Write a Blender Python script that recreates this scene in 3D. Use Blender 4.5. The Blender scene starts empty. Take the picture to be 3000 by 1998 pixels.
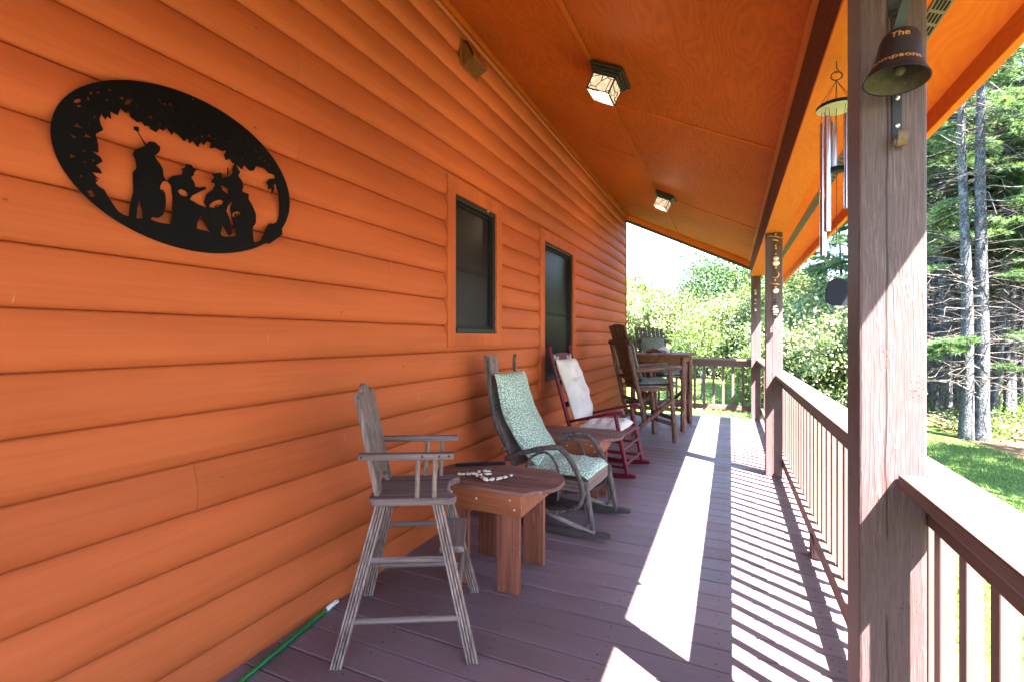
import bpy, math, random
import numpy as np
from mathutils import Vector, Matrix, Euler
R = math.radians
rng = random.Random(7)
SUN_STRENGTH=5.0; SKY_STRENGTH=.085; EXPOSURE=4.65
sc = bpy.context.scene
col = sc.collection

# ---------------------------------------------------------------- helpers
class MB:
    """collects geometry and links it as ONE mesh object"""
    def __init__(s): s.v=[]; s.f=[]; s.sm=[]; s.mi=[]; s.uv={}
    def add(s, vs, fs, smooth=False, mi=0, M=None):
        o=len(s.v)
        for p in vs:
            p=Vector(p)
            s.v.append(tuple(M@p) if M is not None else tuple(p))
        for f in fs:
            s.f.append([o+i for i in f]); s.sm.append(smooth); s.mi.append(mi)
        return s
    def box(s, x0,x1,y0,y1,z0,z1, M=None, mi=0):
        vs=[(x,y,z) for x in (x0,x1) for y in (y0,y1) for z in (z0,z1)]
        fs=[(0,1,3,2),(4,6,7,5),(0,4,5,1),(2,3,7,6),(0,2,6,4),(1,5,7,3)]
        return s.add(vs,fs,False,mi,M)
    def cbox(s, c, size, M=None, mi=0):
        x,y,z=c; a,b,d=[q/2 for q in size]
        return s.box(x-a,x+a,y-b,y+b,z-d,z+d,M,mi)
    def bar(s, p, q, w, h, up=(0,0,1), mi=0, w2=None, h2=None):
        """rectangular bar from p to q: w across, h along 'up'"""
        p=Vector(p); q=Vector(q); d=(q-p).normalized(); up=Vector(up)
        a=d.cross(up).normalized(); b=a.cross(d).normalized()
        w2=w2 or w; h2=h2 or h
        vs=[]
        for (o,ww,hh) in ((p,w,h),(q,w2,h2)):
            for i,j in ((-1,-1),(1,-1),(1,1),(-1,1)):
                vs.append(o+a*(i*ww/2)+b*(j*hh/2))
        fs=[(3,2,1,0),(4,5,6,7),(0,1,5,4),(1,2,6,5),(2,3,7,6),(3,0,4,7)]
        return s.add(vs,fs,False,mi)
    def tube(s, pts, r, n=8, caps=True, smooth=True, mi=0, jit=0.0, rnd=None, flat=1.0):
        pts=[Vector(p) for p in pts]; m=len(pts)
        rs=list(r) if hasattr(r,'__len__') else [r]*m
        vs=[]; fs=[]
        t0=(pts[1]-pts[0]).normalized()
        a=t0.cross(Vector((0,0,1)))
        if a.length<1e-3: a=t0.cross(Vector((1,0,0)))
        a.normalize()
        for i in range(m):
            t=(pts[min(i+1,m-1)]-pts[max(i-1,0)]).normalized()
            a=(a-t*a.dot(t)).normalized(); b=t.cross(a)
            for k in range(n):
                th=2*math.pi*k/n
                rr=rs[i]*(1+(rnd.uniform(-jit,jit) if jit else 0))
                vs.append(pts[i]+a*(math.cos(th)*rr)+b*(math.sin(th)*rr*flat))
        for i in range(m-1):
            for k in range(n):
                k2=(k+1)%n
                fs.append((i*n+k,i*n+k2,(i+1)*n+k2,(i+1)*n+k))
        s.add(vs,fs,smooth,mi)
        if caps:
            s.add([vs[k] for k in range(n)],[tuple(range(n-1,-1,-1))],False,mi)
            s.add([vs[(m-1)*n+k] for k in range(n)],[tuple(range(n))],False,mi)
        return s
    def lathe(s, prof, n=24, M=None, mi=0, smooth=True):
        vs=[];fs=[]
        for (r,z) in prof:
            for k in range(n):
                t=2*math.pi*k/n; vs.append((r*math.cos(t),r*math.sin(t),z))
        for i in range(len(prof)-1):
            for k in range(n):
                k2=(k+1)%n; fs.append((i*n+k,i*n+k2,(i+1)*n+k2,(i+1)*n+k))
        return s.add(vs,fs,smooth,mi,M)
    def ball(s, c, r, n=10, m=6, sc=(1,1,1), M=None, mi=0):
        prof=[(math.sin(math.pi*i/m)*r, -math.cos(math.pi*i/m)*r) for i in range(m+1)]
        T=Matrix.Translation(Vector(c))@(M if M is not None else Matrix.Identity(4))@Matrix.Diagonal((*sc,1))
        return s.lathe(prof,n,T,mi)
    def prism(s, poly, t, M=None, mi=0):
        """polygon in local XY (ccw), extruded 0..t along Z"""
        n=len(poly)
        vs=[(x,y,0) for x,y in poly]+[(x,y,t) for x,y in poly]
        fs=[tuple(range(n-1,-1,-1)),tuple(range(n,2*n))]+[(i,(i+1)%n,n+(i+1)%n,n+i) for i in range(n)]
        return s.add(vs,fs,False,mi,M)
    def build(s, name, mat, parent=None, bevel=0, seg=2, loc=None):
        me=bpy.data.meshes.new(name); me.from_pydata(s.v,[],s.f)
        me.polygons.foreach_set('use_smooth',s.sm); me.polygons.foreach_set('material_index',s.mi)
        for m in (mat if isinstance(mat,(list,tuple)) else [mat]): me.materials.append(m)
        me.update()
        o=bpy.data.objects.new(name,me); col.objects.link(o)
        if parent is not None: o.parent=parent
        if loc is not None: o.location=loc
        if bevel:
            b=o.modifiers.new('bevel','BEVEL'); b.width=bevel; b.segments=seg; b.limit_method='ANGLE'; b.angle_limit=R(40)
        return o

def np_mesh(name, V, F, mat, parent=None, smooth=False):
    """V (n,3) floats, F (m,k) ints"""
    me=bpy.data.meshes.new(name); m,k=F.shape
    me.vertices.add(len(V)); me.vertices.foreach_set('co',np.ascontiguousarray(V,dtype=np.float32).ravel())
    me.loops.add(m*k); me.loops.foreach_set('vertex_index',np.ascontiguousarray(F,dtype=np.int32).ravel())
    me.polygons.add(m); me.polygons.foreach_set('loop_start',np.arange(0,m*k,k,dtype=np.int32))
    me.update(calc_edges=True)
    me.polygons.foreach_set('use_smooth',np.full(m,smooth))
    me.materials.append(mat)
    o=bpy.data.objects.new(name,me); col.objects.link(o)
    if parent is not None: o.parent=parent
    return o

def tag(o,label=None,cat=None,group=None,kind=None):
    if label: o['label']=label
    if cat: o['category']=cat
    if group: o['group']=group
    if kind: o['kind']=kind
    return o
def thing(name,label,cat,loc=(0,0,0),rz=0,group=None):
    o=bpy.data.objects.new(name,None); col.objects.link(o); o.empty_display_size=.1
    o.location=loc; o.rotation_euler=(0,0,rz)
    return tag(o,label,cat,group)
def copy_tree(o,parent=None):
    c=o.copy(); col.objects.link(c); c.parent=parent
    for ch in list(o.children): copy_tree(ch,c)
    return c
def smooth_path(pts,sub=4):
    """Catmull-Rom through points"""
    P=[Vector(p) for p in pts]; out=[]
    for i in range(len(P)-1):
        p0=P[max(i-1,0)];p1=P[i];p2=P[i+1];p3=P[min(i+2,len(P)-1)]
        for j in range(sub):
            t=j/sub
            out.append(0.5*((2*p1)+(p2-p0)*t+(2*p0-5*p1+4*p2-p3)*t*t+(3*p1-p0-3*p2+p3)*t**3))
    out.append(P[-1]); return out
def joined(o, extra):
    pass

# ---------------------------------------------------------------- materials
class NG:
    def __init__(s,name):
        s.m=bpy.data.materials.new(name); s.m.use_nodes=True; s.t=s.m.node_tree; s.t.nodes.clear()
        s.out=s.n('ShaderNodeOutputMaterial')
    def n(s,t,**k):
        x=s.t.nodes.new(t)
        for a,b in k.items(): setattr(x,a,b)
        return x
    def put(s,sock,v):
        if isinstance(v,bpy.types.NodeSocket): s.t.links.new(v,sock)
        elif v is not None:
            if sock.type=='RGBA' and len(v)==3: v=(*v,1)
            sock.default_value=v
    def coord(s,kind='Object'): return s.n('ShaderNodeTexCoord').outputs[kind]
    def map(s,v,scale=(1,1,1),rot=(0,0,0),loc=(0,0,0)):
        x=s.n('ShaderNodeMapping'); s.put(x.inputs[0],v); x.inputs['Scale'].default_value=scale
        x.inputs['Rotation'].default_value=rot; x.inputs['Location'].default_value=loc; return x.outputs[0]
    def noise(s,v,scale=5,detail=3,rough=.5,dist=0):
        x=s.n('ShaderNodeTexNoise'); s.put(x.inputs['Vector'],v); x.inputs['Scale'].default_value=scale
        x.inputs['Detail'].default_value=detail; x.inputs['Roughness'].default_value=rough; x.inputs['Distortion'].default_value=dist
        return x.outputs['Fac']
    def wave(s,v,scale=5,dist=2,detail=2,direction='X',ds=1.0):
        x=s.n('ShaderNodeTexWave',bands_direction=direction); s.put(x.inputs['Vector'],v); x.inputs['Scale'].default_value=scale
        x.inputs['Distortion'].default_value=dist; x.inputs['Detail'].default_value=detail; x.inputs['Detail Scale'].default_value=ds
        return x.outputs['Fac']
    def voro(s,v,scale=5,feature='F1',out='Distance',dims='3D',rnd=1):
        x=s.n('ShaderNodeTexVoronoi',feature=feature,voronoi_dimensions=dims); s.put(x.inputs['Vector'],v); x.inputs['Scale'].default_value=scale
        x.inputs['Randomness'].default_value=rnd
        return x.outputs[out]
    def ramp(s,f,stops):
        x=s.n('ShaderNodeValToRGB'); s.put(x.inputs[0],f); e=x.color_ramp.elements
        while len(e)<len(stops): e.new(.5)
        for q,(p,c) in zip(e,stops):
            q.position=p; q.color=(c,c,c,1) if not hasattr(c,'__len__') else (*c,1) if len(c)==3 else c
        return x.outputs[0]
    def mix(s,f,a,b,mode='MIX'):
        x=s.n('ShaderNodeMix',data_type='RGBA',blend_type=mode); s.put(x.inputs[0],f); s.put(x.inputs[6],a); s.put(x.inputs[7],b); return x.outputs[2]
    def math(s,op,a,b=None,c=None):
        x=s.n('ShaderNodeMath',operation=op); s.put(x.inputs[0],a)
        if b is not None: s.put(x.inputs[1],b)
        if c is not None: s.put(x.inputs[2],c)
        return x.outputs[0]
    def bump(s,h,strength=.3,dist=.01,nrm=None):
        x=s.n('ShaderNodeBump'); s.put(x.inputs['Height'],h); x.inputs['Strength'].default_value=strength; x.inputs['Distance'].default_value=dist
        if nrm is not None: s.put(x.inputs['Normal'],nrm)
        return x.outputs[0]
    def sep(s,v):
        x=s.n('ShaderNodeSeparateXYZ'); s.put(x.inputs[0],v); return x.outputs
    def island(s): return s.n('ShaderNodeNewGeometry').outputs['Random Per Island']
    def bsdf(s,color,rough=.6,nrm=None,metal=0,spec=.5,**k):
        x=s.n('ShaderNodeBsdfPrincipled'); s.put(x.inputs['Base Color'],color); s.put(x.inputs['Roughness'],rough)
        x.inputs['Metallic'].default_value=metal; x.inputs['Specular IOR Level'].default_value=spec
        if nrm is not None: s.put(x.inputs['Normal'],nrm)
        for a,b in k.items(): s.put(x.inputs[a.replace('_',' ')],b)
        return x.outputs[0]
    def done(s,sh): s.t.links.new(sh,s.out.inputs['Surface']); return s.m

AX={'x':0,'y':1,'z':2}
def along(ax,cross,lon):
    v=[cross]*3; v[AX[ax]]=lon; return tuple(v)

def wood(name,c1,c2,ax='z',cross=40,lon=2.0,rough=.75,bump=.4,dist=.004,spec=.15,fine=3,streak=None,island=.25,seed=0,worn=None,wornamt=.55):
    """grained timber: two tones, long grain along axis ax"""
    g=NG(name); co=g.map(g.coord(),loc=(seed,seed*.7,seed*.3))
    a=g.noise(g.map(co,along(ax,cross,lon)),1,4,.6,.6)
    b=g.noise(g.map(co,along(ax,cross*fine,lon*2)),1,3,.65)
    big=g.noise(g.map(co,along(ax,6,1.2)),1,2,.5)
    f=g.math('ADD',g.math('MULTIPLY',a,.6),g.math('MULTIPLY',b,.4))
    c=g.mix(g.ramp(f,[(.36,0),(.64,1)]),c1,c2)
    c=g.mix(.55,c,g.mix(1,c,g.ramp(big,[(.25,.62),(.75,1.3)]),'MULTIPLY'))
    if island:
        c=g.mix(1,c,g.ramp(g.island(),[(0,1-island),(1,1+island)]),'MULTIPLY')
    if worn is not None:
        w=g.noise(g.map(co,along(ax,22,5)),1,5,.7)
        c=g.mix(g.ramp(w,[(wornamt,0),(wornamt+.12,1)]),c,worn)
    n=g.bump(f,bump,dist)
    return g.done(g.bsdf(c,rough,n,spec=min(spec,.18)))

def paint(name,c,rough=.5,spec=.5,var=.12,scale=12,bump=.08,metal=0,dist=.002):
    g=NG(name); co=g.coord(); a=g.noise(co,scale,4,.6)
    cc=g.mix(1,c,g.ramp(a,[(.3,1-var),(.7,1+var)]),'MULTIPLY')
    return g.done(g.bsdf(cc,rough,g.bump(g.noise(co,scale*8,3,.6),bump,dist),metal=metal,spec=spec))
# ---- colours
ORANGE=(.64,.19,.042)
def siding_mat():
    g=NG('orange_siding_stain'); co=g.coord()
    gr=g.noise(g.map(co,(30,1.1,46)),1,4,.62,.8)
    fine=g.noise(g.map(co,(120,5,190)),1,3,.6)
    big=g.noise(g.map(co,(1.2,.7,3.4)),1,3,.55)
    c=g.mix(g.ramp(g.math('ADD',g.math('MULTIPLY',gr,.7),g.math('MULTIPLY',fine,.3)),[(.36,0),(.64,1)]),(.365,.083,.026),(.415,.099,.030))
    c=g.mix(.7,c,g.mix(1,c,g.ramp(big,[(.3,.80),(.7,1.13)]),'MULTIPLY'))
    c=g.mix(1,c,g.ramp(g.island(),[(0,.97),(1,1.03)]),'MULTIPLY')
    # knots and pale scuffs
    kn=g.voro(g.map(co,(1,3.1,6.0)),1.0)
    c=g.mix(g.ramp(kn,[(.016,.7),(.034,0)]),c,(.06,.016,.008))
    sc_=g.noise(g.map(co,(9,60,9),rot=(.5,0,0)),1,2,.5)
    c=g.mix(g.ramp(sc_,[(.765,0),(.785,.6)]),c,(.42,.26,.19))
    n=g.bump(g.math('ADD',g.math('MULTIPLY',gr,.6),g.math('MULTIPLY',fine,.4)),.10,.004)
    return g.done(g.bsdf(c,.66,n,spec=.12))
M_SIDING=siding_mat()
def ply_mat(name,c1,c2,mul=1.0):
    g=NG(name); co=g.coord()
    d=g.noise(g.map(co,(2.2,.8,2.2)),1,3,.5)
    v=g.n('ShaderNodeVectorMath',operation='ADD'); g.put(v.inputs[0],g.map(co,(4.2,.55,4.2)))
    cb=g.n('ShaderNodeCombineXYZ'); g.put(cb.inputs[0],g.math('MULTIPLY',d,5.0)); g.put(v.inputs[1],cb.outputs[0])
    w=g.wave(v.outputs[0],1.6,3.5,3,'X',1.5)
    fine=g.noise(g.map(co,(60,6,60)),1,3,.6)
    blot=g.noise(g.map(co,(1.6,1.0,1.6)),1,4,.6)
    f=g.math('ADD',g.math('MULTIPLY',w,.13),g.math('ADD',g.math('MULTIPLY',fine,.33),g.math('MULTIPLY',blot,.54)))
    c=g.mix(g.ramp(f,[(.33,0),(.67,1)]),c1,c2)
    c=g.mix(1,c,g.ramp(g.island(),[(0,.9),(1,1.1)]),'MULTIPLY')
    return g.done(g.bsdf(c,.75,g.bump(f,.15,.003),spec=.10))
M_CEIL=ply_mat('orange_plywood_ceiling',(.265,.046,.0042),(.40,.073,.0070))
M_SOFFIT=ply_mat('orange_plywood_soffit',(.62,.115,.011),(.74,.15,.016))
M_FASCIA=ply_mat('orange_fascia_board',(.60,.125,.013),(.74,.165,.019))
M_BEAMWRAP=ply_mat('orange_beam_wrap',(.42,.092,.010),(.51,.118,.0135))
M_TRIM=wood('orange_trim_board',(.36,.080,.009),(.44,.102,.012),'y',30,1.2,.7,.12,.003,.12,island=.1)
M_BATTEN=wood('orange_ceiling_batten',(.35,.070,.008),(.42,.088,.010),'y',30,1.2,.75,.12,.003,.08,island=.08)
M_TRIMX=wood('orange_rake_board',(.36,.080,.009),(.44,.102,.012),'x',30,1.2,.7,.12,.003,.12,island=.1)
M_CASING=wood('orange_window_casing',(.365,.084,.025),(.41,.097,.029),'z',26,1.2,.7,.10,.003,.12,island=.06)

def post_mat():
    g=NG('brown_painted_rough_post'); co=g.coord()
    d=g.noise(g.map(co,(7,7,1.1)),1,3,.5)
    v=g.n('ShaderNodeVectorMath',operation='ADD'); g.put(v.inputs[0],g.map(co,(95,95,1.6)))
    cb=g.n('ShaderNodeCombineXYZ'); q=g.math('MULTIPLY',d,5.0); g.put(cb.inputs[0],q); g.put(cb.inputs[1],q); g.put(v.inputs[1],cb.outputs[0])
    gr=g.noise(v.outputs[0],1,3,.55,.4)
    rid=g.math('ABSOLUTE',g.math('SUBTRACT',gr,.5))
    lines=g.ramp(rid,[(.0,1),(.016,.75),(.040,0)])
    fine=g.noise(g.map(co,(230,230,22)),1,2,.6)
    base=g.mix(g.ramp(fine,[(.3,0),(.7,1)]),(.067,.040,.043),(.090,.056,.060))
    pz=g.noise(g.map(co,(5,5,2.3)),1,2,.5)
    lf=g.math('MULTIPLY',lines,g.ramp(pz,[(.30,.25),(.6,1)]))
    c=g.mix(g.math('MULTIPLY',lf,.46),base,(.165,.118,.118))
    pit=g.voro(g.map(co,(250,250,80)),1.0); pm=g.ramp(g.noise(co,4.5,2,.5),[(.64,0),(.70,.7)])
    for sx,sz in ((-.02,1.255),(.05,1.175),(-.012,1.53),(.03,.62)):
        dv=g.n('ShaderNodeVectorMath',operation='LENGTH'); g.put(dv.inputs[0],g.map(co,(1,0,.62),loc=(-sx,0,-sz*.62)))
        pm=g.math('MAXIMUM',pm,g.ramp(dv.outputs['Value'],[(.010,1),(.030,0)]))
    pits=g.math('MULTIPLY',g.ramp(pit,[(.14,1),(.27,0)]),pm)
    c=g.mix(pits,c,(.022,.011,.009))
    # one long drying check wandering up the post
    x=g.sep(co)
    wob=g.math('MULTIPLY',g.math('SUBTRACT',g.noise(g.map(co,(0,0,3.5)),1,2,.5),.5),.022)
    cr=g.math('ABSOLUTE',g.math('SUBTRACT',g.math('ADD',x[0],wob),-.012))
    cm=g.math('MULTIPLY',g.ramp(cr,[(.0004,1),(.0010,0)]),g.ramp(g.noise(g.map(co,(0,0,2.1)),1,3,.6),[(.42,0),(.47,1)]))
    c=g.mix(cm,c,(.012,.006,.005))
    hgt=g.math('SUBTRACT',g.math('ADD',g.math('MULTIPLY',lf,.55),g.math('MULTIPLY',fine,.25)),g.math('MULTIPLY',pits,.8))
    return g.done(g.bsdf(c,.62,g.bump(hgt,.55,.004),spec=.3))
M_POST=post_mat()
M_RAILZ=wood('brown_painted_baluster',(.112,.076,.070),(.140,.096,.088),'z',60,2,.6,.25,.003,.3,island=.14)
M_RAILY=wood('brown_painted_rail',(.092,.055,.050),(.118,.073,.066),'y',60,2,.6,.25,.003,.3,island=.12)
M_RAILX=wood('brown_painted_cross_rail',(.092,.055,.050),(.118,.073,.066),'x',60,2,.6,.25,.003,.3,island=.12)
M_BEAM=wood('brown_orange_beam_face',(.095,.026,.010),(.135,.038,.014),'y',40,1.2,.95,.2,.003,.04,island=.1)
def deck_mat():
    g=NG('plum_brown_deck_paint'); co=g.coord()
    gr=g.noise(g.map(co,(1.6,60,10)),1,4,.6,.4); fine=g.noise(g.map(co,(9,240,9)),1,3,.6)
    blot=g.noise(g.map(co,(2.2,3.0,1)),1,4,.6)
    c=g.mix(g.ramp(gr,[(.3,0),(.7,1)]),(.100,.066,.074),(.126,.085,.094))
    c=g.mix(1,c,g.ramp(blot,[(.3,.86),(.7,1.13)]),'MULTIPLY')
    c=g.mix(1,c,g.ramp(g.island(),[(0,.84),(1,1.16)]),'MULTIPLY')
    sp=g.voro(g.map(co,(9,9,1)),1.0); c=g.mix(g.ramp(sp,[(.030,.8),(.045,0)]),c,(.30,.25,.24))
    scuff=g.noise(g.map(co,(6,30,1),rot=(0,0,.6)),1,4,.7)
    c=g.mix(g.ramp(scuff,[(.70,0),(.76,.35)]),c,(.16,.12,.12))
    n=g.bump(g.math('ADD',g.math('MULTIPLY',gr,.5),g.math('MULTIPLY',fine,.5)),.22,.003)
    return g.done(g.bsdf(c,g.ramp(blot,[(.3,.42),(.7,.58)]),n,spec=.45))
M_DECK=deck_mat()
M_NAIL=paint('dark_nail_head',(.015,.010,.010),.6,.3)
M_DARKMETAL=paint('black_iron',(.012,.012,.014),.45,.5,.3,14,.2)
M_BLACKPLATE=paint('black_steel_plate',(.0016,.0016,.0022),.6,.10,.5,9,.12)
M_BRONZE=paint('dark_bronze',(.018,.014,.012),.4,.5,.3,20,.1)
M_WINFRAME=paint('charcoal_window_frame',(.014,.015,.016),.5,.2,.15,30,.05)
M_WINSASH=paint('dark_window_sash',(.008,.0085,.009),.5,.15,.15,30,.05)
def screen_mat():
    g=NG('insect_screen_over_glass'); co=g.coord()
    big=g.noise(g.map(co,(1,3,2)),1,3,.6)
    c=g.mix(g.ramp(big,[(.35,0),(.7,1)]),(.010,.0098,.0105),(.020,.019,.020))
    return g.done(g.bsdf(c,.30,None,spec=.10))
M_SCREEN=screen_mat()
M_GLASSDARK=NG('dark_glass'); M_GLASSDARK=M_GLASSDARK.done(M_GLASSDARK.bsdf((.008,.009,.010),.04,spec=.6))
M_VENTBR=paint('louvered_vent_taupe',(.20,.125,.09),.6,.4,.12,30,.1)
M_VENTSLOT=paint('vent_slot_dark',(.010,.008,.007),.8,.2)
M_VENTHOOD=wood('brown_orange_vent_hood',(.16,.045,.012),(.24,.070,.018),'z',30,3,.4,.1,.002,.5)
M_GREY=wood('weathered_grey_wood',(.066,.040,.034),(.250,.192,.176),'z',55,2.2,.75,.55,.004,.25,island=.12,worn=(.20,.085,.052),wornamt=.60)
M_GREYX=wood('weathered_grey_plank',(.060,.040,.038),(.185,.140,.135),'x',50,2.2,.75,.5,.004,.25,island=.12)
M_GREYY=wood('weathered_grey_board',(.085,.058,.054),(.175,.130,.122),'y',50,2.2,.75,.5,.004,.25,island=.12)
M_TWIG=wood('grey_bark_twig',(.024,.019,.019),(.115,.096,.096),'z',45,9,.8,.9,.006,.25,fine=2.2,island=.25,worn=(.27,.235,.23),wornamt=.64)
M_LOG=wood('peeled_cedar_log',(.022,.010,.007),(.165,.085,.058),'z',38,2.6,.6,.6,.005,.35,fine=2.5,island=.22,worn=(.30,.215,.18),wornamt=.58)
M_LOGX=wood('peeled_cedar_rail',(.022,.011,.008),(.155,.085,.062),'x',38,2.6,.6,.6,.005,.35,fine=2.5,island=.22,worn=(.30,.22,.185),wornamt=.58)
M_SLATDK=wood('dark_cedar_slat',(.055,.024,.014),(.14,.062,.034),'z',42,1.8,.55,.4,.004,.35,island=.2)
M_SLATGR=wood('grey_cedar_slat',(.045,.042,.045),(.12,.112,.115),'z',42,1.8,.7,.4,.004,.3,island=.2)
M_TABTOP=wood('weathered_plum_tabletop',(.058,.023,.018),(.19,.092,.078),'x',70,2.0,.65,.6,.005,.35,island=.14,worn=(.24,.18,.17),wornamt=.63)
M_TABAP=wood('cedar_red_apron',(.17,.050,.022),(.28,.090,.040),'x',40,1.8,.5,.3,.003,.4,island=.1)
M_TABLEG=wood('worn_cedar_leg',(.095,.028,.016),(.25,.090,.056),'z',60,1.8,.6,.5,.004,.35,island=.14,worn=(.34,.235,.20),wornamt=.63)
M_BARTOP=wood('bar_table_top',(.075,.030,.014),(.17,.075,.036),'y',34,1.5,.7,.3,.003,.08,island=.2)
M_RED=paint('burgundy_paint',(.082,.0035,.013),.42,.22,.18,9,.12)
def fabric_plain():
    g=NG('cream_canvas'); co=g.coord()
    w=g.noise(g.map(co,(420,420,420)),1,1,.5); big=g.noise(co,7,4,.6)
    c=g.mix(g.ramp(big,[(.3,0),(.7,1)]),(.44,.40,.39),(.54,.50,.485))
    return g.done(g.bsdf(c,.9,g.bump(g.math('ADD',g.math('MULTIPLY',w,.3),big),.22,.006),spec=.15))
M_CREAM=fabric_plain()
def leaf_fabric(name,scale=58,bg=(.19,.275,.225),fg=(.60,.66,.58)):
    g=NG(name); uv=g.map(g.coord('UV'),(scale,scale,1))
    vo=g.n('ShaderNodeTexVoronoi',feature='F1',voronoi_dimensions='2D'); g.put(vo.inputs['Vector'],uv); vo.inputs['Scale'].default_value=1; vo.inputs['Randomness'].default_value=.75
    d=g.n('ShaderNodeVectorMath',operation='SUBTRACT'); g.put(d.inputs[0],uv); g.put(d.inputs[1],vo.outputs['Position'])
    ang=g.math('MULTIPLY',g.sep(vo.outputs['Color'])[0],6.283)
    vr=g.n('ShaderNodeVectorRotate',rotation_type='Z_AXIS'); g.put(vr.inputs['Vector'],d.outputs[0]); g.put(vr.inputs['Angle'],ang)
    s=g.sep(vr.outputs[0])
    ex=g.math('DIVIDE',s[0],.50); ey=g.math('DIVIDE',s[1],.19)
    r=g.math('ADD',g.math('MULTIPLY',ex,ex),g.math('MULTIPLY',ey,ey))
    vein=g.ramp(g.math('ABSOLUTE',s[1]),[(.012,1),(.04,0)])
    leaf=g.ramp(r,[(.80,1),(1.05,0)])
    m=g.math('MULTIPLY',leaf,g.math('SUBTRACT',1.0,g.math('MULTIPLY',vein,.8)))
    c=g.mix(m,bg,fg)
    c=g.mix(1,c,g.ramp(g.noise(g.coord(),6,3,.6),[(.3,.88),(.7,1.1)]),'MULTIPLY')
    return g.done(g.bsdf(c,.9,g.bump(g.noise(g.coord(),11,4,.6),.25,.008),spec=.15))
M_LEAFFAB=leaf_fabric('green_leaf_print_fabric')
M_LEAFDK=leaf_fabric('grey_green_leaf_print_fabric',56,(.075,.10,.085),(.26,.285,.245))
M_CHROME=paint('polished_aluminium_tube',(.62,.65,.70),.22,.5,.06,5,.02,metal=1)
M_SAIL=paint('navy_black_wood',(.007,.007,.014),.5,.12,.2,10,.06)
M_DISCBOT=paint('pale_wood_disc',(.42,.38,.28),.6,.3,.1,10,.05)
M_BELL=paint('blackened_cast_iron',(.014,.012,.017),.45,.3,.45,22,.45,.003)
M_BELLIN=paint('rusty_bell_inside',(.055,.043,.036),.7,.3,.35,60,.6,.003)
M_GOLD=paint('worn_gold_paint',(.34,.15,.055),.5,.5,.4,120,.1)
M_STRAP=paint('bell_strap_iron',(.016,.017,.024),.5,.3,.35,18,.2)
M_RUST=paint('rusty_strap_end',(.13,.075,.045),.6,.4,.4,40,.4)
M_SCREW=paint('zinc_screw',(.55,.54,.52),.35,.5,.1,30,.05,metal=1)
M_CORD=paint('dark_cord',(.03,.022,.020),.8,.2)
M_SHELL=paint('pale_shell',(.62,.55,.48),.4,.5,.3,60,.2)
M_SHELLGOLD=paint('amber_shell',(.48,.24,.08),.4,.5,.35,50,.2)
M_BEADDK=paint('dark_bead',(.035,.028,.030),.35,.5,.3,50,.1)
M_GREENPOLE=paint('green_enamel_pole',(.004,.095,.026),.3,.5,.1,8,.04)
M_WHITEPL=paint('white_plastic_grip',(.62,.63,.66),.4,.5,.05,10,.04)
M_SHELLWH=paint('blue_white_conch',(.48,.51,.60),.5,.4,.35,26,.5,.01)
M_DRIFT=paint('dark_driftwood',(.07,.035,.026),.7,.3,.4,20,.6,.01)
def lamp_glass():
    g=NG('leaded_amber_lamp_glass'); co=g.coord()
    ed=g.voro(g.map(co,(15,15,15)),1.0,'DISTANCE_TO_EDGE')
    ln=g.ramp(ed,[(.030,1),(.045,0)])
    mott=g.noise(co,22,4,.7)
    c=g.mix(g.ramp(mott,[(.3,0),(.7,1)]),(.50,.31,.20),(.80,.66,.52))
    x=g.n('ShaderNodeBsdfPrincipled'); g.put(x.inputs['Base Color'],g.mix(ln,c,(.01,.008,.007))); x.inputs['Roughness'].default_value=.25
    g.put(x.inputs['Emission Color'],g.mix(ln,c,(0,0,0))); x.inputs['Emission Strength'].default_value=.045
    return g.done(x.outputs[0])
M_LAMPGLASS=lamp_glass()
def bulb():
    g=NG('lit_bulb'); e=g.n('ShaderNodeEmission'); e.inputs[0].default_value=(1,.86,.66,1); e.inputs[1].default_value=1.2
    return g.done(e.outputs[0])
M_BULB=bulb()
# outdoors
def leaf_mat(name,a,b,trans=.35,rough=.5):
    g=NG(name); r=g.island()
    c=g.mix(r,a,b)
    p=g.bsdf(c,rough,None,spec=.35)
    t=g.n('ShaderNodeBsdfTranslucent'); g.put(t.inputs[0],g.mix(.5,c,(c if False else (.20,.30,.04))))
    m=g.n('ShaderNodeMixShader'); m.inputs[0].default_value=trans; g.t.links.new(p,m.inputs[1]); g.t.links.new(t.outputs[0],m.inputs[2])
    return g.done(m.outputs[0])
M_BUSH=leaf_mat('shrub_leaves',(.022,.056,.009),(.135,.165,.055))
M_BUSH2=leaf_mat('pale_shrub_leaves',(.028,.062,.012),(.24,.26,.155))
M_DOME=leaf_mat('tree_leaves',(.010,.038,.019),(.055,.100,.045))
M_NEEDLE=leaf_mat('pine_needles',(.030,.085,.042),(.105,.180,.085),.3)
M_NEEDLEFAR=leaf_mat('far_conifer_needles',(.012,.032,.020),(.045,.080,.050),.25)
M_FERN=leaf_mat('undergrowth_leaves',(.040,.095,.020),(.095,.165,.040))
M_GRASS=leaf_mat('grass_blades',(.046,.104,.018),(.105,.160,.040),.3)
def bark_mat():
    g=NG('lichen_grey_pine_bark'); co=g.coord()
    v=g.voro(g.map(co,(38,38,17)),1.0,'DISTANCE_TO_EDGE'); n=g.noise(g.map(co,(20,20,9)),1,5,.7); l=g.noise(g.map(co,(13,13,10)),1,5,.75)
    c=g.mix(g.ramp(v,[(.02,0),(.16,1)]),(.022,.023,.028),(.075,.078,.088))
    c=g.mix(1,c,g.ramp(n,[(.3,.6),(.7,1.35)]),'MULTIPLY')
    c=g.mix(g.ramp(l,[(.52,0),(.62,.8)]),c,(.135,.155,.150))
    return g.done(g.bsdf(c,.9,g.bump(g.math('ADD',v,n),.8,.02),spec=.15))
M_BARK=bark_mat()
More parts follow.
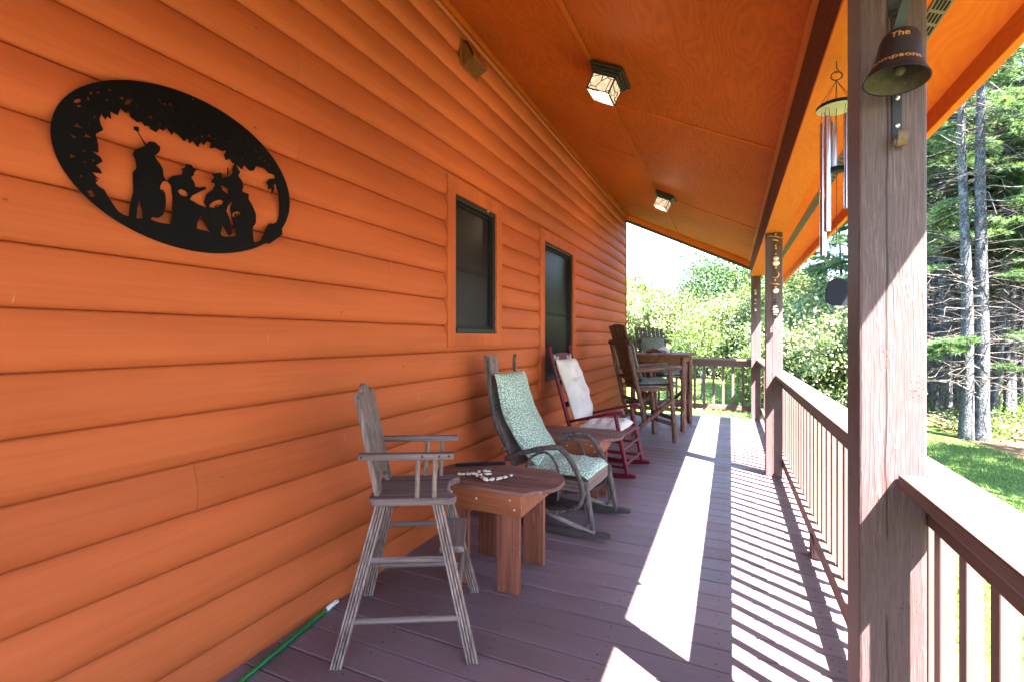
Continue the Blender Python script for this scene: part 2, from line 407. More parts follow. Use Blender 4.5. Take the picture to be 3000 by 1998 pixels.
M_STICK=wood('dead_grey_branch',(.030,.026,.026),(.15,.135,.13),'x',20,20,.9,.3,.004,.15,island=.3)
M_DARKBARK=paint('dark_inner_bark',(.045,.038,.036),.9,.15,.4,9,.6,.01)
def ground_mat():
    g=NG('mown_lawn_and_wood_floor'); co=g.coord(); x=g.sep(co)
    n1=g.noise(co,1.1,5,.65); n2=g.noise(co,14,4,.7); n3=g.noise(co,60,3,.7)
    gr=g.mix(g.ramp(n1,[(.3,0),(.7,1)]),(.052,.106,.020),(.105,.160,.042))
    gr=g.mix(1,gr,g.ramp(n2,[(.3,.68),(.7,1.3)]),'MULTIPLY'); gr=g.mix(1,gr,g.ramp(n3,[(.3,.7),(.7,1.3)]),'MULTIPLY')
    du=g.mix(g.ramp(n2,[(.3,0),(.7,1)]),(.065,.036,.020),(.165,.100,.060)); du=g.mix(1,du,g.ramp(n3,[(.3,.6),(.7,1.4)]),'MULTIPLY')
    edge=g.math('ADD',x[0],g.math('MULTIPLY',g.math('SUBTRACT',g.noise(co,.5,3,.6),.5),1.6))
    c=g.mix(g.ramp(g.math('DIVIDE',edge,10.0),[(.42,0),(.47,1)]),gr,du)
    return g.done(g.bsdf(c,.95,g.bump(g.math('ADD',n2,n3),.8,.03),spec=.1))
M_GROUND=ground_mat()
# ---------------------------------------------------------------- setting: deck
PITCH=.1472; XW=-1.771; SL=.4887
def zceil(x): return 3.60-(x-XW)*SL
b=MB(); y=8.655; Y0=-2.2
while y>Y0:
    a=y-PITCH+.0055
    z=rng.uniform(-.0012,.0006)
    w=.140; c=.004
    # board with eased edges, running across the porch
    prof=[(a,-.025+z),(a,-c+z),(a+c,z),(y-c,z),(y,-c+z),(y,-.025+z)]
    M=Matrix(((0,0,1,-1.84),(1,0,0,0),(0,1,0,0),(0,0,0,1)))
    b.prism([(p[0],p[1]) for p in prof],.573+1.84,M)
    for xj in (-1.36,-.927,-.486,-.051,.384,.53):
        for yy in (a+.038,y-.034):
            q=(xj+rng.uniform(-.012,.012),yy+rng.uniform(-.006,.006)); r=rng.uniform(.003,.0045)
            b.add([(q[0]+r*1.3*math.cos(t*math.pi/3),q[1]+r*math.sin(t*math.pi/3),z+.0006) for t in range(6)],[tuple(range(6))],False,1)
    y-=PITCH
deck=b.build('deck',[M_DECK,M_NAIL]); tag(deck,kind='structure')
b=MB()
for xj in (-1.36,-.927,-.486,-.051,.384): b.box(xj-.019,xj+.019,-2.2,8.60,-.21,-.03)
b.box(.535,.572,-2.2,8.6,-.23,-.028); b.box(-1.8,.53,8.606,8.642,-.23,-.028)
tag(b.build('deck_framing',M_RAILY,deck))

M_SCREENRAIL=paint('rail_behind_screen',(.012,.012,.013),.6,.1)
# ---------------------------------------------------------------- house wall
CO=.1807; Z00=1.023-6*CO      # bottom edge of the lowest course
house=thing('log_sided_house','long house wall of orange stained log siding with two dark windows behind the porch','house',(XW,3.0,0))
HX,HY=XW,3.0
def hb(mb,name,mat,parent=house,bevel=0,**k):
    mb.v=[(p[0]-HX,p[1]-HY,p[2]) for p in mb.v]
    return mb.build(name,mat,parent,bevel,**k)
WINS=[dict(o=(2.805,3.655,1.240,2.428),g=(2.905,3.562,1.333,2.322)),dict(o=(4.565,5.785,.750,2.432),g=(4.695,5.690,.846,2.318))]
def course_prof(z):
    pts=[]
    for t in (0,.004,.012,.03,.055,.08,.12,.18,.26,.33,.40,.50,.60,.70,.79,.87,.94,.986):
        d=math.sqrt(max(0,1-((.33-t)/.33)**2.0)) if t<.33 else 1-((t-.33)/.67)**2.1
        pts.append((XW-.030+.030*d, z+t*CO))
    pts+=[(XW-.044,z+.9865*CO),(XW-.044,z+CO)]
    return pts
b=MB()
def seg(y0,y1,prof):
    n=len(prof); o=[]
    vs=[(x,y0,z) for x,z in prof]+[(x,y1,z) for x,z in prof]
    fs=[(i,n+i,n+i+1,i+1) for i in range(n-1)]
    b.add(vs,fs,True)
    c0=[(XW-.05,prof[0][1])]+list(prof)+[(XW-.05,prof[-1][1])]; m=len(c0)
    b.add([(x,y0,z) for x,z in c0],[tuple(range(m))]); b.add([(x,y1,z) for x,z in c0],[tuple(range(m-1,-1,-1))])
    for q in (0,-1): b.add([(XW-.05,y0,prof[q][1]),(prof[q][0],y0,prof[q][1]),(prof[q][0],y1,prof[q][1]),(XW-.05,y1,prof[q][1])],[(0,1,2,3)])
joints={}
k=0; z=Z00
fixed={12:[1.567],14:[1.562],4:[1.113],5:[],15:[4.6],16:[5.07],17:[],9:[2.2]}
while z<3.75:
    r2=random.Random(100+k)
    js=list(fixed.get(k,[])); 
    for _ in range(2):
        q=r2.uniform(4,9); 
        if r2.random()<.22: js.append(q)
    js.append(r2.uniform(-2.5,-.5))
    cuts=sorted([-3.0,9.04]+js)
    ivs=[]
    for a,c in zip(cuts[:-1],cuts[1:]):
        ivs.append((a+(.0008 if a in js else 0),c-(.0008 if c in js else 0)))
    prof=course_prof(z)
    out=[]
    for (a,c) in ivs:
        parts=[(a,c,None)]
        for W in WINS:
            wy0,wy1,wz0,wz1=W['g'][0]-.05,W['g'][1]+.05,W['g'][2]-.05,W['g'][3]+.05
            if z+CO<wz0 or z>wz1: continue
            nxt=[]
            for (p,q,cl) in parts:
                if q<=wy0 or p>=wy1: nxt.append((p,q,cl)); continue
                if p<wy0: nxt.append((p,wy0,cl))
                if q>wy1: nxt.append((wy1,q,cl))
                nxt.append((max(p,wy0),min(q,wy1),(wz0,wz1)))
            parts=nxt
        out+=parts
    for (p,q,cl) in out:
        pr=prof
        if cl:
            lo=[t for t in prof if t[1]<=cl[0]]; hi=[t for t in prof if t[1]>=cl[1]]
            for pr in (lo,hi):
                if len(pr)>=2: seg(p,q,pr)
            continue
        seg(p,q,pr)
    z+=CO; k+=1
hb(b,'siding',M_SIDING)
b=MB(); b.box(XW-.20,XW-.048,-3,9.035,-.6,3.75); 
W=MB(); W.box(XW-.22,XW-.05,-3,9.03,-.95,-.03); hb(W,'foundation',paint('grey_foundation',(.25,.24,.23),.9,.3))
# sheathing behind the siding, leaving the two window openings
W=MB()
for (p,q,zz0,zz1) in ((-3,2.87,-.05,3.72),(3.60,4.66,-.05,3.72),(5.73,9.03,-.05,3.72),(2.87,3.60,-.05,1.29),(2.87,3.60,2.37,3.72),(4.66,5.73,-.05,.80),(4.66,5.73,2.37,3.72)):
    W.box(XW-.12,XW-.052,p,q,zz0,zz1)
hb(W,'sheathing',M_TRIM)
W=MB(); W.box(XW-.12,XW+.0,9.041,9.062,-.3,3.62); W.box(XW-.12,XW-.005,9.0625,9.11,-.3,3.6); hb(W,'corner_board',M_CASING)
for i,Wn in enumerate(WINS):
    oy0,oy1,oz0,oz1=Wn['o']; gy0,gy1,gz0,gz1=Wn['g']
    win=MB()
    # casing: four boards butted
    xf,xb=XW+.010,XW-.05
    win.box(xb,xf,oy0,gy0,oz0,oz1); win.box(xb,xf,gy1,oy1,oz0,oz1)
    win.box(xb,xf,gy0,gy1,gz1,oz1); win.box(xb,xf,gy0,gy1,oz0,gz0)
    cas=hb(win,'window',M_CASING,bevel=.003)
    def kid(mb,name,mat,bevel=0):
        o=hb(mb,name,mat,None,bevel); o.parent=cas; return o
    f=MB(); t=.034; fx0,fx1=XW-.075,XW-.008
    y0,y1,z0,z1=gy0+.001,gy1-.001,gz0+.001,gz1-.001
    f.box(fx0,fx1,y0,y0+t,z0,z1); f.box(fx0,fx1,y1-t,y1,z0,z1); f.box(fx0,fx1,y0+t,y1-t,z1-t,z1); f.box(fx0,fx1+.006,y0+t,y1-t,z0,z0+t)
    kid(f,'frame',M_WINFRAME,.003)
    f=MB(); y0+=t+.001;y1-=t+.001;z0+=t+.001;z1-=t+.001; t2=.022; fx0,fx1=XW-.07,XW-.030
    f.box(fx0,fx1,y0,y0+t2,z0,z1); f.box(fx0,fx1,y1-t2,y1,z0,z1); f.box(fx0,fx1,y0+t2,y1-t2,z1-t2,z1); f.box(fx0,fx1,y0+t2,y1-t2,z0,z0+t2)
    kid(f,'sash',M_WINSASH,.002)
    f=MB(); f.box(XW-.062,XW-.046,y0+t2,y1-t2,z0+t2,z1-t2); kid(f,'screen',M_SCREEN)
    zm=(z0+z1)/2-.02
    f=MB(); f.box(XW-.0455,XW-.040,y0+t2,y1-t2,zm-.016,zm+.016)
    kid(f,'meeting_rail',M_SCREENRAIL,.001)
    f=MB(); f.cbox((XW-.004,oy0+(.62 if i==0 else .7),gz1-.005),(.012,.014,.016)); 
    if i==0: kid(f,'latch',M_SHELL,.003)

# ---------------------------------------------------------------- roof
RX,RY=-.5,3.0
roof=thing('porch_roof','sloping porch roof with orange plywood ceiling, battens and boxed eave','roof',(RX,RY,2.9))
def rb(mb,name,mat,parent=roof,bevel=0):
    mb.v=[(p[0]-RX,p[1]-RY,p[2]-2.9) for p in mb.v]; return mb.build(name,mat,parent,bevel)
YA,YB=-3.0,9.0
def slab(mb,x0,x1,y0,y1,top,th,zf=zceil,mi=0):
    vs=[(x,y,zf(x)+top+d) for x in (x0,x1) for y in (y0,y1) for d in (-th,0)]
    mb.add(vs,[(0,1,3,2),(4,6,7,5),(0,4,5,1),(2,3,7,6),(0,2,6,4),(1,5,7,3)],False,mi)
c=MB(); g=.0016
for (x0,x1,cuts) in ((-1.76,-.85,[YA,-.2,2.38,5.03,7.68,YB]),(-.849,.305,[YA,-1.5,1.15,3.75,6.41,YB])):
    for p,q in zip(cuts[:-1],cuts[1:]): slab(c,x0,x1,p+g,q-g,.03,.03)
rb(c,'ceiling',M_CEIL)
c=MB(); slab(c,-.868,-.832,YA,YB-.05,-.0005,.012); rb(c,'batten',M_BATTEN,bevel=.003)
for xs,ys in (((-.829,.2835),(1.15,3.75,6.41)),((-1.74,-.871),(2.38,5.03,7.68))):
    for yy in ys:
        c=MB(); slab(c,xs[0],xs[1],yy-.013,yy+.013,-.0005,.006); rb(c,'batten',M_BATTEN,bevel=.002)
c=MB(); slab(c,-1.765,-1.735,YA,YB,-.0007,.045); rb(c,'cornice_trim',M_BATTEN,bevel=.003)
c=MB(); slab(c,.284,.3055,YA,YB-.06,-.0009,.020); rb(c,'cornice_trim',M_TRIM,bevel=.003)
# boxed beam over the posts
c=MB(); c.box(.306,.332,YA,8.80,2.3015,2.66); c.box(.446,.462,YA,8.80,2.3015,2.66); rb(c,'beam',M_BEAM,bevel=.003)
c=MB()
for p,q in ((YA,1.62),(1.622,5.17),(5.172,8.80)): c.box(.301,.468,p,q,2.284,2.300)
rb(c,'beam_soffit',M_BEAMWRAP,bevel=.002)
# eave: sloping soffit, louvred vent strip, fascia, sub roof
zs=lambda x: 2.236+(.77-x)*SL
c=MB(); slab(c,.470,.566,YA,9.2,.014,.014,zs); slab(c,.611,.754,YA,9.2,.014,.014,zs)
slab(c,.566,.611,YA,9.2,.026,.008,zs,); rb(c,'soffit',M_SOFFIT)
c=MB(); slab(c,.567,.610,YA,9.2,.003,.010,zs)
yy=-2.9
while yy<9.15:
    for xx in (.5745,.5835,.5925,.6015): slab(c,xx-.0028,xx+.0028,yy,yy+.048,-.0076,.0006,zs,1)
    yy+=.066
rb(c,'soffit_vent',[M_VENTBR,M_VENTSLOT])
c=MB(); c.box(.755,.785,YA,4.9,2.163,2.355); c.box(.755,.785,4.903,9.2,2.163,2.355); rb(c,'fascia',M_FASCIA,bevel=.004)
# gable end boards
c=MB()
zr=lambda x: zceil(x)
vs=[]
def rake(mb,y0,y1,hi,lo,x0=-1.765,x1=.305):
    vs=[(x,y,zceil(x)+d) for x in (x0,x1) for y in (y0,y1) for d in (lo,hi)]
    mb.add(vs,[(0,1,3,2),(4,6,7,5),(0,4,5,1),(2,3,7,6),(0,2,6,4),(1,5,7,3)])
rake(c,9.002,9.045,.10,-.085); rb(c,'rake_board',M_FASCIA,bevel=.003)
c=MB(); rake(c,9.046,9.10,.10,-.135,-1.9,.75); rb(c,'rake_fascia',M_RAILX,bevel=.003)
# roof deck above, closes the top to the sun and rain
c=MB()
for x0,x1 in ((-6.0,.84),): slab(c,x0,x1,YA-.1,9.22,.30,.09,lambda x: zceil(x)-.03)
rb(c,'roof_sheet',paint('dark_roof_shingle',(.05,.048,.047),.9,.3,.25,30,.5,.01))

# ---------------------------------------------------------------- posts
def post(y0,y1,label,zb=0.0):
    y=(y0+y1)/2; X=.376
    p=MB(); p.box(-.070,.070,-(y1-y0)/2,(y1-y0)/2,zb,2.2835)
    o=p.build('porch_post',M_POST,None,.006,2,(X,y,0)); tag(o,label,'post','square timber posts along the porch edge'); return o
P1=post(1.508,1.650,'nearest square brown post, with the iron bell screwed to its face')
P2=post(5.104,5.246,'middle brown post of the porch edge with the long shell string in front of it')
P3=post(8.572,8.714,'farthest brown corner post where the two railings meet',-.9)
post(-2.00,-1.86,'brown porch post standing behind the viewpoint')

# ---------------------------------------------------------------- railings
def balusters(rail,ys,fn):
    for i,t in enumerate(ys): fn(rail,t,i)
def side_rail(y0,y1,label,ystart,blocks=()):
    L=(y0+y1)/2
    r=thing('porch_railing',label,'railing',(.47,L,0),0,'brown slatted railing sections')
    def kb(mb,name,mat,bevel=.003):
        mb.v=[(p[0]-.47,p[1]-L,p[2]) for p in mb.v]; return mb.build(name,mat,r,bevel)
    # cap is notched round the posts at both ends
    m=MB(); m.prism([(.4475,y0-.07),(.527,y0-.07),(.527,y1+.0715),(.4475,y1+.0715),(.4475,y1-.001),(.386,y1-.001),(.386,y0+.001),(.4475,y0+.001)],.0355,Matrix.Translation((0,0,.9215))); kb(m,'cap_rail',M_RAILY,.005)
    m=MB(); m.box(.4475,.4815,y0-.07,y1+.07,.832,.9205); kb(m,'top_rail',M_RAILY)
    m=MB(); m.box(.4475,.4815,y0-.07,y1+.07,.083,.170); kb(m,'bottom_rail',M_RAILY)
    y=ystart
    proto=None; n=0
    while y<y1+.075:
        if y>y0-.05 and n<100:
            if proto is None:
                q=MB(); q.box(-.016,.016,-.019,.019,.055,.915); proto=q.build('baluster',M_RAILZ,r,.003); o=proto
            else:
                o=proto.copy(); col.objects.link(o)
            o.parent=r; o.location=(.4985-.47,y-L,0); n+=1
        y+=.1478
    for by in blocks:
        m=MB(); m.box(.436,.4465,by-.045,by+.045,.0005,.12); m.box(.4475,.480,by-.045,by+.045,.0005,.082); kb(m,'support_block',M_RAILY,.002)
    return r
side_rail(1.652,5.102,'brown railing between the bell post and the middle post',1.575+.1478*.5,(3.34,))
side_rail(5.248,8.570,'far stretch of side railing between the middle post and the corner post',5.20+.06,(7.0,))
side_rail(-1.858,1.506,'nearest railing with sunlit white cap at the right edge of the view',-1.858+.07-.0416)
# gable-end railing from corner post to the house
r=thing('porch_railing','end railing across the far side of the porch behind the bar table','railing',(-.75,8.73,0),0,'brown slatted railing sections')
def kb(mb,name,mat,bevel=.003):
    mb.v=[(p[0]+.75,p[1]-8.73,p[2]) for p in mb.v]; return mb.build(name,mat,r,bevel)
m=MB(); m.box(-1.76,.3045,8.62,8.76,.9215,.957); kb(m,'cap_rail',M_RAILX,.005)
m=MB(); m.box(-1.76,.3045,8.665,8.699,.832,.9205); kb(m,'top_rail',M_RAILX)
m=MB(); m.box(-1.76,.3045,8.665,8.699,.118,.196); kb(m,'bottom_rail',M_RAILX)
proto=None; x=.19
while x>-1.72:
    if proto is None:
        q=MB(); q.box(-.019,.019,-.016,.016,.09,.915); proto=q.build('baluster',M_RAILZ,r,.003); o=proto
    else: o=proto.copy(); col.objects.link(o)
    o.parent=r; o.location=(x+.75,8.7165-8.73,0)
    x-=.1478
# ---------------------------------------------------------------- high chair
def polyprism_x(mb,poly,x0,x1,mi=0):
    """polygon in (y,z) extruded along x"""
    n=len(poly); vs=[(x0,a,b) for a,b in poly]+[(x1,a,b) for a,b in poly]
    mb.add(vs,[tuple(range(n)),tuple(range(2*n-1,n-1,-1))]+[(i,n+i,n+(i+1)%n,(i+1)%n) for i in range(n)],False,mi)
hc=thing('high_chair','weathered grey wooden child high chair nearest the camera by the wall','high chair',(-1.305,1.79,0),math.atan2(.47,.883))
b=MB(); r_=.045
out=[]
def arc(cx,cy,r,a0,a1,n=6): return [(cx+r*math.cos(R(a0+(a1-a0)*i/n)),cy+r*math.sin(R(a0+(a1-a0)*i/n))) for i in range(n+1)]
out+=arc(-.13,-.135,.04,180,270)+arc(.165,-.142,.033,270,380)
out+=[(.175,-.105),(.158,-.075),(.152,0),(.158,.075),(.175,.105)]
out+=arc(.165,.142,.033,-20,90)+arc(-.13,.135,.04,90,180)
b.prism(out,.030,Matrix.Translation((0,0,.600))); b.build('seat',M_GREYX,hc,.004)
# fluted splayed legs
for sx in (-1,1):
    for sy in (-1,1):
        m=MB(); top=Vector((sx*.118,sy*.150,.600)); bot=Vector((sx*.268,sy*.268,0.0))
        d=(bot-top).normalized(); u=Vector((1,0,0)); u=(u-d*u.dot(d)).normalized(); v=d.cross(u)
        W,D=.046,.030
        prof=[]
        n=4
        for i in range(n):     # near and far faces carry flutes
            w0=-W/2+W*i/n; w1=-W/2+W*(i+1)/n
            prof+=[(w0+.0016,-D/2),(w1-.0040,-D/2),(w1-.0012,-D/2+.0085)]
        prof+=[(W/2,-D/2+.002),(W/2,D/2-.002)]
        for i in range(n-1,-1,-1):
            w0=-W/2+W*i/n; w1=-W/2+W*(i+1)/n
            prof+=[(w1-.0016,D/2),(w0+.0040,D/2),(w0+.0012,D/2-.0085)]
        vs=[top+u*a+v*c for a,c in prof]+[bot+u*a*1.02+v*c+(-d*(bot.z+ (u*a).z+(v*c).z)/d.z*1.0) for a,c in prof]
        vs2=[]
        for q in vs[len(prof):]:
            vs2.append(q - d*((q.z-.0008)/d.z))
        N=len(prof)
        m.add(vs[:N]+vs2,[tuple(range(N)),tuple(range(2*N-1,N-1,-1))]+[(i,N+i,N+(i+1)%N,(i+1)%N) for i in range(N)])
        m.build('leg',M_GREY,hc)
def leg_at(sx,sy,z):
    t=(.600-z)/.600; return Vector((sx*(.118+.15*t),sy*(.150+.118*t),z))
for sy in (-1,1):
    for z in (.162,.385):
        m=MB(); m.tube([leg_at(-1,sy,z),leg_at(1,sy,z)],.0125,10,jit=.04,rnd=rng); m.build('rung',M_GREYX,hc)
for sx,z in ((-1,.30),(1,.24)):
    m=MB(); m.tube([leg_at(sx,-1,z),leg_at(sx,1,z)],.0125,10,jit=.04,rnd=rng); m.build('rung',M_GREYY,hc)
m=MB(); m.box(.128,.232,-.165,.165,.395,.420); m.build('footrest',M_GREYY,hc,.004)
for sy in (-1,1):
    m=MB(); m.bar((.17,sy*.172,.41),(.20,sy*.20,.30),.018,.03); m.build('footrest_bracket',M_GREY,hc,.002)
# back board: scalloped top, arched foot, leaning
pts=[]
half=.140
top=[(-half,1.045),(-.132,1.063),(-.118,1.068),(-.100,1.060),(-.080,1.052),(-.060,1.058),(-.035,1.085),(-.012,1.096),(.012,1.096),(.035,1.085),(.060,1.058),(.080,1.052),(.100,1.060),(.118,1.068),(.132,1.063),(half,1.045)]
foot=[(half+.005,.632),(.085,.632),(.07,.668),(.035,.69),(0,.695),(-.035,.69),(-.07,.668),(-.085,.632),(-half-.005,.632)]
m=MB(); poly=foot[::-1]+top[::-1]
n=len(poly)
def lean(z): return -.137-.088*(z-.632)/.44
vs=[(lean(z)-.011,y,z) for y,z in poly]+[(lean(z)+.011,y,z) for y,z in poly]
m.add(vs,[tuple(range(n-1,-1,-1)),tuple(range(n,2*n))]+[(i,(i+1)%n,n+(i+1)%n,n+i) for i in range(n)])
m.build('backrest',M_GREY,hc,.003)
for sy in (-1,1):
    m=MB(); m.box(-.205,.190,sy*.178-.016,sy*.178+.016,.796,.822); a=m.build('arm',M_GREYX,hc,.004)
    for x in (-.19,.06,.13,.17):
        q=MB(); q.ball((x,sy*.1945,.809),.005,8,4,(1,.4,1)); q.build('screw',M_NAIL,a)
    for x in (.040,.112):
        m=MB(); m.tube([(x-.006,sy*.158,.630),(x,sy*.176,.797)],.0105,10); m.build('spindle',M_GREY,hc)

# ---------------------------------------------------------------- side tables
def side_table(label,loc,rz=0,long=0):
    t=thing('side_table',label,'side table',loc,rz,'cedar side tables between the chairs')
    n=6; w=.45/n; a=.375; z=.515
    m=MB()
    for i in range(n):
        y0=-.225+i*w+.0016; y1=y0+w-.0032
        def xe(y): return a-.128*(abs(y)/.225)**2.4
        k=5; pr=[(xe(y0+(y1-y0)*j/k),y0+(y1-y0)*j/k) for j in range(k+1)]
        pl=[(-x,y) for x,y in pr][::-1]
        m.prism([(x,y) for x,y in pr]+pl,.022,Matrix.Translation((0,0,z+rng.uniform(-.0008,.0008))))
    m.build('tabletop',M_TABTOP,t,.003)
    m=MB(); m.box(-.232,.232,-.212,-.190,.405,.5135); f=m.build('apron',M_TABAP,t,.003)
    for x,zz in ((.17,.485),(.195,.440),(-.17,.485),(-.195,.44),(-.02,.47)):
        q=MB(); q.ball((x,-.2125,zz),.0065,8,4,(1,.5,1)); q.build('screw',M_SCREW,f)
    m=MB(); m.box(-.232,.232,.190,.212,.405,.5135); m.build('apron',M_TABAP,t,.003)
    for sx in (-1,1):
        m=MB(); x=sx*.221; m.box(x-.011,x+.011,-.189,.189,.405,.5125); m.build('apron',M_TABAP,t,.003)
    for sx in (-1,1):
        for sy in (-1,1):
            m=MB(); x=sx*.148; y=sy*.174; m.box(x-.062,x+.062,y-.0145,y+.0145,0.0006,.508); m.build('leg',M_TABLEG,t,.003)
    return t
side_table('weathered side table with a shell necklace on top, between high chair and twig rocker',(-1.178,2.392,0),0)
side_table('second cedar side table half hidden between the twig rocker and the burgundy rocker',(-1.135,3.76,0),R(2))
TZ=.538
# shell necklace and black rod lying on the first table
nk=thing('shell_necklace','string of pale shells and dark beads lying on the nearer side table','necklace',(-1.24,2.36,TZ))
path=smooth_path([(-.16,-.04),(-.11,-.055),(-.06,-.03),(-.035,.03),(.01,.06),(.05,.03),(.03,-.03),(.06,-.075),(.11,-.085),(.15,-.04),(.165,.02)] if False else [(x,y,.006) for x,y in ((-.15,-.075),(-.10,-.05),(-.06,-.035),(-.05,.02),(-.01,.045),(.015,.0),(-.01,-.05),(.03,-.085),(.08,-.09),(.115,-.045),(.14,.0),(.15,.05))],4)
m=MB(); m.tube(path,.0018,5); m.build('cord',M_CORD,nk)
r2=random.Random(3)
for i in range(1,len(path)-1):
    p=path[i]; q=MB()
    if i%3==1: q.ball((p.x,p.y,.008),.0085,8,5,(1,1,.9)); q.build('bead',M_BEADDK,nk)
    else:
        q.ball((0,0,0),.016,10,6,(1.15,.75,.42)); o=q.build('shell',M_SHELL if r2.random()<.85 else M_BEADDK,nk); o.location=(p.x+r2.uniform(-.008,.008),p.y+r2.uniform(-.008,.008),.0085); o.rotation_euler=(r2.uniform(-.25,.25),r2.uniform(-.25,.25),r2.uniform(0,3))
m=MB(); m.cbox((0,0,.0095),(.30,.018,.018)); rod=m.build('black_rod',M_SAIL,None,.003,2,(-1.36,2.525,TZ)); rod.rotation_euler=(0,0,R(34)); tag(rod,'thin black rod lying across the back of the nearer side table','rod')

# ---------------------------------------------------------------- cushions
def cushion(name,path,width,thick,mat,parent,side=(0,1,0),nw=14,tufts=(),taper=(1,1),sub=6,seed=0,fill=.9,sag=.0,puff=2.6):
    """padded cushion: path is the centre line (front face), width across 'side'"""
    P=smooth_path(path,sub); n=len(P); S=Vector(side).normalized()
    L=[0]
    for i in range(1,n): L.append(L[-1]+(P[i]-P[i-1]).length)
    T=L[-1]; rr=random.Random(seed)
    top=[];bot=[];uvs=[]
    ph=[rr.uniform(0,6) for _ in range(6)]
    for i in range(n):
        t=(P[min(i+1,n-1)]-P[max(i-1,0)]).normalized(); N=t.cross(S).normalized()
        u=L[i]/T; wd=width*(taper[0]*(1-u)+taper[1]*u)
        for j in range(nw+1):
            a=-1+2*j/nw; ev=abs(2*u-1)
            k=max(0,(1-abs(a)**puff))**.5*max(0,(1-ev**(puff*1.6)))**.5
            wr=.10*math.sin(a*7+ph[0]+u*4)+.10*math.sin(u*23+ph[1]+a*2)+.06*math.sin(a*15+u*17+ph[2])
            th=thick*k*(1+wr)
            for (tu,ta,dep,rad) in tufts:
                d2=((u-tu)*T)**2+((a-ta)*wd/2)**2
                th-=dep*math.exp(-d2/rad**2)
                gx=abs((u-tu)*T); 
                th-=dep*.45*math.exp(-gx**2/(.012**2))*math.exp(-((a-ta)*wd/2)**2/.10**2)
            edge=1-.035*(1-abs(2*u-1)**3)*0
            c=P[i]+S*(a*wd/2*(1-.02*math.sin(u*9+ph[3])))
            top.append(c+N*(th*.62)); bot.append(c-N*(max(th,thick*k*.5)*.38+.001))
            uvs.append((a*wd/2,L[i]))
    V=top+bot; F=[]; m=nw+1; N0=len(top)
    for i in range(n-1):
        for j in range(nw):
            q=(i*m+j,i*m+j+1,(i+1)*m+j+1,(i+1)*m+j)
            F.append(q[::-1]); F.append(tuple(N0+x for x in q))
    rim=[j for j in range(nw+1)]+[i*m+nw for i in range(1,n)]+[(n-1)*m+j for j in range(nw-1,-1,-1)]+[i*m for i in range(n-2,0,-1)]
    for x,y in zip(rim,rim[1:]+rim[:1]): F.append((x,y,N0+y,N0+x))
    me=bpy.data.meshes.new(name); me.from_pydata([tuple(v) for v in V],[],F); me.materials.append(mat)
    uvl=me.uv_layers.new(name='UV')
    for lp in me.loops:
        vi=lp.vertex_index; uvl.data[lp.index].uv=uvs[vi if vi<N0 else vi-N0]
    for p in me.polygons: p.use_smooth=True
    me.update()
    o=bpy.data.objects.new(name,me); col.objects.link(o); o.parent=parent
    import bmesh
    bm=bmesh.new(); bm.from_mesh(me); bmesh.ops.recalc_face_normals(bm,faces=bm.faces); bm.to_mesh(me); bm.free()
    return o

M_DKPLANK=wood('shade_dark_runner_plank',(.030,.022,.022),(.075,.060,.060),'x',50,2.2,.75,.5,.004,.2)  # darker than the grey planks: the runners' shade is put into the colour
